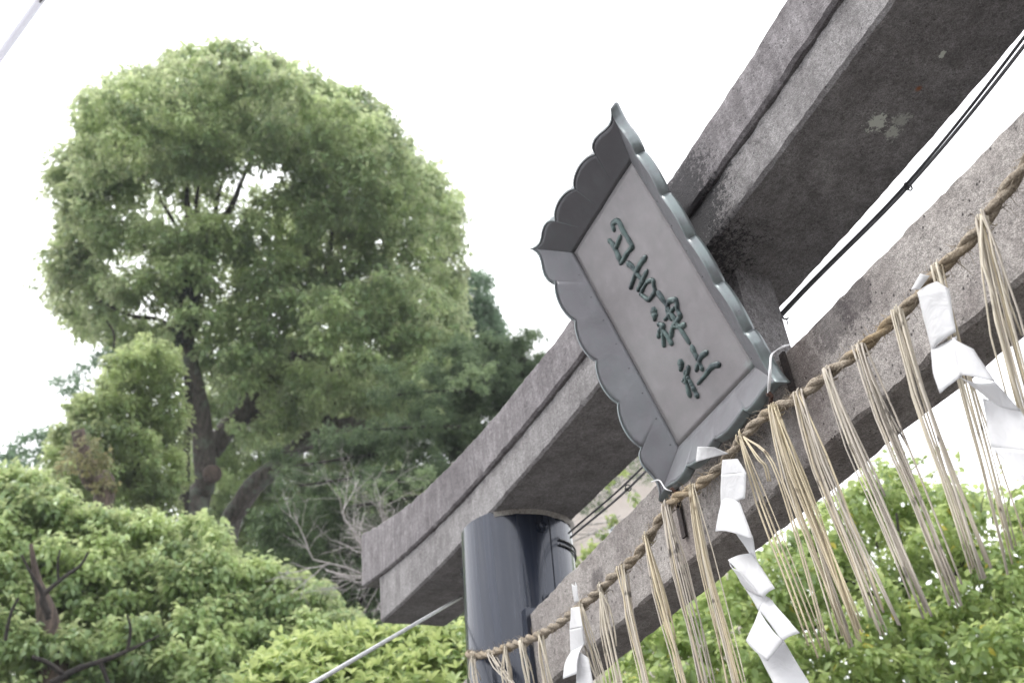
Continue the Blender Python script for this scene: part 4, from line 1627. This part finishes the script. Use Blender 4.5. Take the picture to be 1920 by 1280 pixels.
# pollarded stump with yellowing shoots
rng = np.random.default_rng(25)
D5 = 15.0
stump = thing('pollarded_tree', 'sawn off pollard trunk with yellowing shoots above the lower left foliage', 'tree', (*far(190, 1000, D5)[:2], 0))
trunk(stump, [(192, 960), (172, 900), (158, 860), (143, 806)], D5, [34, 34, 28, 22], M['bark_red'])
cl = px_clumps([(160, 835, 22), (180, 855, 24), (200, 880, 20), (165, 870, 18), (140, 850, 20), (190, 910, 16), (212, 905, 16), (130, 880, 22)], lambda x, y: D5 - 0.25 + rng.uniform(-.2, .2))
crown(stump, cl, 1100, 0.075, rng, M['leaf_stump'], name='shoots', droop=1.0)

# ---- lower left camphor -----------------------------------------------------------
rng = np.random.default_rng(26)
D4 = 11.5
low = thing('young_camphor', 'broad light green camphor filling the lower left corner', 'tree', (*far(95, 1280, D4)[:2], 0))
poly = [(-60, 870), (0, 868), (60, 880), (110, 900), (150, 950), (200, 950), (270, 955), (330, 975), (410, 960), (430, 1010), (440, 1060), (480, 1040), (540, 1060), (600, 1080), (660, 1150), (720, 1190), (720, 1340), (-60, 1340)]
holes = [(115, 1255, 26, 16), (165, 1230, 16, 14), (15, 1250, 14, 12), (92, 1160, 22, 24), (5, 1130, 8, 8)]


def d4(x, y):
    return D4 + 1.0 - 2.0 * min(1, max(0, (y - 860) / 400)) + rng.uniform(-0.5, 0.5)


cl = px_clumps(scatter(poly, 30, 62, 0.66, rng, holes, 9000), d4)
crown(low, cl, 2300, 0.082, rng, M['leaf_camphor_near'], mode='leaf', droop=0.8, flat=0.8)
cl = px_clumps(scatter(poly, 40, 60, 0.9, rng, holes, 3000), lambda x, y: D4 + 1.8 + rng.uniform(0, 1))
crown(low, cl, 900, 0.085, rng, M['leaf_camphor_near'], name='crown_back')
trunk(low, [(95, 1290), (92, 1200), (86, 1150), (70, 1090), (60, 1020)], D4 - 1.0, [50, 44, 34, 14, 6], M['bark_red'])
for pts_, ws_ in [([(92, 1160), (78, 1110), (60, 1080), (40, 1040)], [10, 8, 6, 3]), ([(92, 1150), (80, 1120), (110, 1090), (150, 1060), (165, 1035)], [12, 9, 7, 5, 3]),
                  ([(95, 1280), (150, 1250), (200, 1235), (250, 1215), (300, 1190)], [12, 10, 9, 6, 3]), ([(60, 1230), (90, 1240), (120, 1262)], [7, 8, 9]),
                  ([(110, 1092), (108, 1060), (112, 1030)], [5, 4, 3]), ([(190, 1240), (200, 1270), (215, 1300)], [8, 7, 6]), ([(10, 1200), (20, 1150), (35, 1120)], [6, 5, 4]), ([(240, 1220), (245, 1180), (238, 1150)], [6, 5, 3])]:
    limb(low, 'branch', pts_, D4 - 1.6, ws_, M['bark_dark'], sides=8)

# ---- dead grey twigs ---------------------------------------------------------------
rng = np.random.default_rng(27)
D8 = 8.0
dead = thing('bare_tree', 'leafless grey twiggy tree behind the left end of the lintel', 'tree', (*far(790, 1180, D8)[:2], 0))
mbt = MB()


def twig(p, d, L, r, depth):
    r = r * 0.8
    n = 5
    pts = [p]
    q = p.copy()
    dd_ = d.copy()
    for i in range(n):
        dd_ = dd_ + rng.normal(0, 0.13, 3)
        dd_ /= np.linalg.norm(dd_)
        q = q + dd_ * L / n
        pts.append(q.copy())
    mbt.add(*tube_arrays(pts, np.linspace(r, r * 0.55, n + 1), 5 if depth > 1 else 4, False))
    if depth <= 0:
        return
    for k in range(4 if depth > 1 else 3):
        i = int(rng.integers(1, n + 1))
        side_ = rng.normal(0, 1, 3)
        side_ -= dd_ * (side_ @ dd_)
        side_ /= np.linalg.norm(side_)
        nd = dd_ * 0.75 + side_ * 0.75 + np.array([0, 0, 0.05])
        nd /= np.linalg.norm(nd)
        twig(pts[i].copy(), nd, L * rng.uniform(0.45, 0.7), r * 0.55, depth - 1)


for (a, b, r) in [((730, 1100), (545, 1048), .016), ((740, 1090), (610, 930), .014), ((735, 1080), (590, 980), .012), ((740, 1060), (690, 905), .012), ((740, 1070), (640, 900), .010), ((735, 1110), (700, 1150), .012),
                  ((740, 1060), (730, 960), .010), ((735, 1095), (590, 1060), .010), ((720, 1075), (640, 980), .010), ((700, 1060), (650, 1010), .008), ((760, 1040), (700, 940), .010), ((735, 1100), (620, 1040), .012), ((740, 1080), (600, 940), .010)]:
    pa, pb = far(*a, D8 + rng.uniform(-.2, .2)), far(*b, D8 + rng.uniform(-.6, .6))
    L = np.linalg.norm(pb - pa)
    twig(pa, (pb - pa) / L, L * 0.78, r * 1.0, 3)
mbt.build('twigs', M['bark_grey'], dead, True, None)['kind'] = 'stuff'
trunk(dead, [(790, 1260), (770, 1160), (735, 1070)], D8, [30, 24, 14], M['bark_grey'])
# twigs of the same kind seen in the gap right of the column
mbt = MB()
for (a, b) in [((1000, 1010), (1190, 900)), ((1010, 1030), (1180, 985)), ((1020, 990), (1150, 930)), ((1000, 1000), (1120, 1010)), ((1030, 960), (1200, 870)), ((1010, 1010), (1210, 930))]:
    pa, pb = far(*a, D8 + .6), far(*b, D8 + .6)
    L = np.linalg.norm(pb - pa)
    twig(pa, (pb - pa) / L, L, .011, 2)
t9 = thing('bare_tree', 'leafless twigs seen in the gap between the beams right of the column', 'tree', (*far(980, 1040, D8 + .6)[:2], 0))
mbt.build('twigs', M['bark_grey'], t9, True, None)['kind'] = 'stuff'
trunk(t9, [(985, 1240), (985, 1100), (1000, 1005)], D8 + .6, [22, 18, 10], M['bark_grey'])
cl = px_clumps([(1095, 1035, 16), (1110, 1020, 12), (1085, 1055, 14), (1150, 975, 8), (1130, 1000, 9), (1205, 850, 14), (1165, 880, 14), (1140, 905, 12), (1190, 935, 8)], lambda x, y: D8 + .2)
crown(t9, cl, 1500, 0.05, rng, M['leaf_shrub'], name='young_leaves', spread_bias=0.2)
t10 = thing('pine_tree', 'blurred grey green pine seen between the lintel and the tie beam', 'tree', (*far(1060, 1000, 20)[:2], 0))
poly = [(980, 880), (1230, 830), (1230, 905), (1150, 935), (1120, 960), (1000, 990)]
crown(t10, px_clumps(scatter(poly, 18, 32, 0.8, rng, ((1190, 905, 14, 10),), 2500), lambda x, y: 20 + rng.uniform(-1, 1)), 420, 0.10, rng, M['leaf_fir'], aspect=0.22)
trunk(t10, [(1060, 1240), (1060, 1000), (1090, 880)], 20.5, [20, 16, 8], bd)

# ---- bright shrub ----------------------------------------------------------------------
rng = np.random.default_rng(28)
D6 = 6.3
shrub = thing('clipped_shrub', 'bright yellow green shrub below the left end of the lintel', 'shrub', (*far(680, 1280, D6)[:2], 0))
poly = [(452, 1290), (470, 1245), (520, 1205), (600, 1190), (690, 1172), (760, 1180), (870, 1165), (1000, 1170), (1000, 1400), (440, 1400)]


def leaf_mesh(name, mat, tint, L=1.0, W=0.42):
    V = [(0, 0, 0), (0, .36, 0), (0, .72, -.05), (0, 1.03, -.18), (W * .5, .36, .07), (W * .4, .72, .03), (-W * .5, .36, .07), (-W * .4, .72, .03)]
    Fc = [(0, 4, 1), (1, 4, 5, 2), (2, 5, 3), (0, 1, 6), (1, 2, 7, 6), (2, 3, 7)]
    me = bpy.data.meshes.new(name)
    me.from_pydata(V, [], Fc)
    me.materials.append(mat)
    a_ = me.attributes.new('tint', 'FLOAT', 'POINT')
    a_.data.foreach_set('value', [tint] * len(V))
    me.polygons.foreach_set('use_smooth', [True] * len(Fc))
    return me


def place_leaf(me, parent, pos, ax, nor, size):
    ax = ax / np.linalg.norm(ax)
    nor = nor - ax * (nor @ ax)
    nor /= np.linalg.norm(nor)
    sd_ = np.cross(ax, nor)
    o = bpy.data.objects.new('leaf', me)
    o.matrix_world = Matrix(((sd_[0], ax[0], nor[0], 0), (sd_[1], ax[1], nor[1], 0), (sd_[2], ax[2], nor[2], 0), (0, 0, 0, 1)))
    COL.objects.link(o)
    o.parent = parent
    m = o.matrix_world.copy()
    m = Matrix.Translation(Vector(pos) - parent.location) @ m @ Matrix.Scale(size, 4)
    o.matrix_local = m
    return o


cls = px_clumps(scatter(poly, 26, 44, 0.62, rng, (), 5000), lambda x, y: D6 + 0.3 - 0.5 * (y - 1160) / 150 + rng.uniform(-.15, .15))
crown(shrub, cls, 2600, 0.062, rng, M['leaf_shrub'], mode='leaf', droop=-0.35, flat=0.8, clump_tint=0.12, name='crown')
shm = [leaf_mesh('leaf', M['leaf_shrub'], t) for t in (0.45, 0.65, 0.8, 0.93)]
# whorls of upright young leaves on the outside, each leaf its own
cnt = 0
wh = []
for _ in range(4000):
    x, y = rng.uniform(465, 862), rng.uniform(1172, 1280)
    if not in_poly(poly, x, y) or any((x - a) ** 2 + (y - b) ** 2 < 24 ** 2 for a, b in wh):
        continue
    if y > 1172 + 0.2 * (1280 - 1172) and rng.random() < 0.3:
        continue
    wh.append((x, y))
    c = far(x, y, D6 - 0.28 - 0.35 * (y - 1160) / 150)
    tilt = np.array([0, 0, 1.0]) + rng.normal(0, 0.3, 3) - 0.35 * ray(x, y) / np.linalg.norm(ray(x, y))
    tilt /= np.linalg.norm(tilt)
    nl = int(rng.integers(4, 7))
    a0 = rng.uniform(0, 6)
    e1 = np.cross(tilt, [1, 0, 0])
    e1 /= np.linalg.norm(e1)
    e2 = np.cross(tilt, e1)
    for k in range(nl):
        a = a0 + k * 6.283 / nl
        rad = math.cos(a) * e1 + math.sin(a) * e2
        ax = rad * rng.uniform(0.5, 1.0) + tilt * rng.uniform(0.35, 0.9)
        place_leaf(shm[int(rng.integers(0, 4))], shrub, c, ax, tilt - rad * 0.4, rng.uniform(0.05, 0.078))
        cnt += 1
    if cnt > 290:
        break
trunk(shrub, [(680, 1400), (680, 1300), (680, 1240)], D6 + 0.3, [14, 12, 8], bd, name='stem')

# ---- right tree ----------------------------------------------------------------------------
rng = np.random.default_rng(29)
D7 = 7.2
rt = thing('plum_tree', 'leafy fresh green plum tree at the lower right behind the hanging straw', 'tree', (*far(1750, 1400, D7)[:2], 0))
poly = [(1120, 1280), (1180, 1180), (1290, 1110), (1400, 1040), (1500, 970), (1545, 930), (1590, 915), (1625, 880), (1665, 862), (1710, 870), (1745, 900), (1800, 895), (1845, 930), (1875, 965), (1960, 900), (2000, 950), (2000, 1400), (1080, 1400)]
holes = [(1640, 1010, 18, 14), (1665, 1060, 22, 20), (1785, 1128, 14, 20), (1560, 1150, 22, 12), (1690, 1165, 14, 8), (1890, 1010, 22, 16), (1740, 1060, 10, 8), (1600, 985, 8, 8), (1470, 1060, 8, 6), (1880, 950, 14, 10), (1850, 1180, 9, 6), (1540, 1240, 8, 5)]


def d7(x, y):
    return D7 + 0.9 - 1.3 * min(1, max(0, (y - 880) / 380)) + rng.uniform(-0.35, 0.35)


cls = px_clumps(scatter(poly, 26, 58, 0.72, rng, holes, 9000), d7)
crown(rt, cls, 1500, 0.066, rng, M['leaf_right'], mode='leaf', droop=0.55, flat=0.85, spread_bias=0.5, aspect=0.52, clump_tint=0.14)
cls2 = px_clumps(scatter(poly, 40, 60, 1.05, rng, holes, 3000), lambda x, y: D7 + 1.6 + rng.uniform(0, .6))
crown(rt, cls2, 620, 0.07, rng, M['leaf_right'], name='crown_back', droop=0.5)
cls3 = px_clumps([(h[0] + rng.uniform(-14, 14), h[1] + rng.uniform(-10, 10), 24) for h in holes for _ in range(2)], lambda x, y: D7 + rng.uniform(-.4, 1))
crown(rt, cls3, 160, 0.06, rng, M['leaf_right'], name='leaf_spray', mode='leaf', spread_bias=0.1)
rlm = [leaf_mesh('leaf', M['leaf_right'], t, W=0.52) for t in (0.35, 0.55, 0.7, 0.85, 0.93)] + [leaf_mesh('leaf', M['leaf_right'], 1.0, W=0.5)]
cnt = 0
while cnt < 285:
    c, r = cls[int(rng.integers(0, len(cls)))]
    v = c - CAMP
    d = rng.normal(0, 1, 3)
    d /= np.linalg.norm(d)
    if d @ v > 0 or d[2] < -0.5:
        continue
    p = c + d * r * np.array([1, 1, .85]) * 1.02
    nor = d * 0.5 + np.array([0, 0, .5]) + rng.normal(0, .35, 3)
    ax = d * 0.6 + np.array([0, 0, -.7]) + rng.normal(0, .4, 3)
    place_leaf(rlm[int(rng.integers(0, 5)) if rng.random() > 0.02 else 5], rt, p, ax, nor, rng.uniform(0.055, 0.085))
    cnt += 1
# upright sprigs against the sky
mbs = MB()
sprL = []
for (a, b, c_) in [((1690, 880), (1665, 850), (1688, 846)), ((1700, 890), (1740, 855), (1772, 842)), ((1840, 960), (1845, 930), (1870, 918)), ((1880, 990), (1895, 930), (1915, 900)), ((1800, 920), (1795, 890), (1800, 860)), ((1860, 980), (1868, 925), (1875, 880)), ((1745, 900), (1755, 880), (1765, 862))]:
    pth = spline([far(*a, D7), far(*b, D7 - .05), far(*c_, D7 - .1)], 9)
    mbs.add(*tube_arrays(pth, np.linspace(.004, .0015, 9), 5))
    for i in range(1, 9):
        for q in range(2):
            if rng.random() < 0.85:
                sprL.append((pth[i], np.array([rng.normal(0, .7), rng.normal(0, .7), rng.uniform(-.2, .6)])))
mbs.build('sprig', M['bark_red'], rt, True, None)
for p, ax in sprL[:90]:
    o_ = place_leaf(rlm[int(rng.integers(0, 4))], rt, p, ax, np.array([0.1, -0.3, 1.0]) + rng.normal(0, .4, 3), rng.uniform(.04, .06))
trunk(rt, [(1790, 1420), (1770, 1300), (1740, 1200)], D7 + .3, [40, 34, 26], M['bark_dark'])
for pts_, ws_ in [([(1760, 1260), (1700, 1180), (1640, 1120), (1560, 1080), (1480, 1060)], [22, 16, 12, 8, 4]), ([(1750, 1230), (1760, 1150), (1790, 1080), (1830, 1010)], [20, 14, 9, 4]),
                  ([(1740, 1210), (1700, 1120), (1690, 1040), (1680, 960)], [18, 12, 8, 4]), ([(1700, 1180), (1600, 1170), (1500, 1180), (1400, 1190)], [14, 10, 8, 4]), ([(1770, 1280), (1850, 1200), (1900, 1120)], [16, 12, 6]),
                  ([(1560, 1080), (1530, 1030), (1520, 990)], [7, 5, 3]), ([(1640, 1120), (1650, 1060), (1640, 1000)], [9, 6, 3]), ([(1500, 1180), (1470, 1130), (1440, 1100)], [7, 5, 3])]:
    limb(rt, 'branch', pts_, D7 + .25, ws_, M['bark_dark'], sides=7)

# ================================================================== BUILDING FAR BEHIND
bp = far(700, 812, 42)
bq = far(1205, 872, 40)
top = min(bp[2], bq[2]) + 0.6
dirx = np.array([bq[0] - bp[0], bq[1] - bp[1], 0])
Lb = np.linalg.norm(dirx)
dirx /= Lb
diry = np.array([-dirx[1], dirx[0], 0])
if diry @ (bp - CAMP) < 0:
    diry = -diry
o0 = np.array([bp[0], bp[1], 0]) - dirx * 2.0
Lb += 5
bl = thing('apartment_house', 'pale beige rendered apartment house glimpsed through the branches', 'building', o0)


def bbox_local(mb, u0, u1, v0, v1, z0, z1):
    V = [o0 + dirx * u + diry * v + np.array([0, 0, z]) for z in (z0, z1) for (u, v) in ((u0, v0), (u1, v0), (u1, v1), (u0, v1))]
    mb.add(V, [(0, 3, 2, 1), (4, 5, 6, 7), (0, 1, 5, 4), (1, 2, 6, 5), (2, 3, 7, 6), (3, 0, 4, 7)])


mb = MB()
bbox_local(mb, 0, Lb, 0, 9, 0, top)
mb.build('wall', M['wall'], bl, False)
mb = MB()
bbox_local(mb, -0.4, Lb + 0.4, -0.4, 9.4, top + 0.002, top + 0.35)
mb.build('roof', M['roof'], bl, False)
nfl = int(top / 3.0)
for fl in range(nfl):
    zc = top - 4.4 - fl * 3.0
    if zc < 1:
        break
    for k in range(int(Lb / 3.2)):
        u = 1.2 + k * 3.2
        mb = MB()
        bbox_local(mb, u, u + 1.8, -0.06, 0.05, zc, zc + 1.4)
        wf = mb.build('window', M['white_wire'], bl, False)
        for q in range(2):
            mb = MB()
            bbox_local(mb, u + 0.07 + q * 0.87, u + 0.86 + q * 0.87, -0.075, -0.05, zc + 0.07, zc + 1.33)
            mb.build('pane', M['glass'], wf, False)

# ================================================================== HAZE
mb = MB()
mb.box((-420, -420, -1.0), (420, 420, 30.0))
hm = bpy.data.materials.new('haze')
hm.use_nodes = True
hm.node_tree.nodes.clear()
ho = hm.node_tree.nodes.new('ShaderNodeOutputMaterial')
hv = hm.node_tree.nodes.new('ShaderNodeVolumePrincipled')
hv.inputs['Color'].default_value = (0.93, 0.95, 1.0, 1)
hv.inputs['Density'].default_value = 0.0012
hm.node_tree.links.new(hv.outputs[0], ho.inputs['Volume'])
hz = mb.build('haze', hm, None, False)
hz['kind'] = 'stuff'
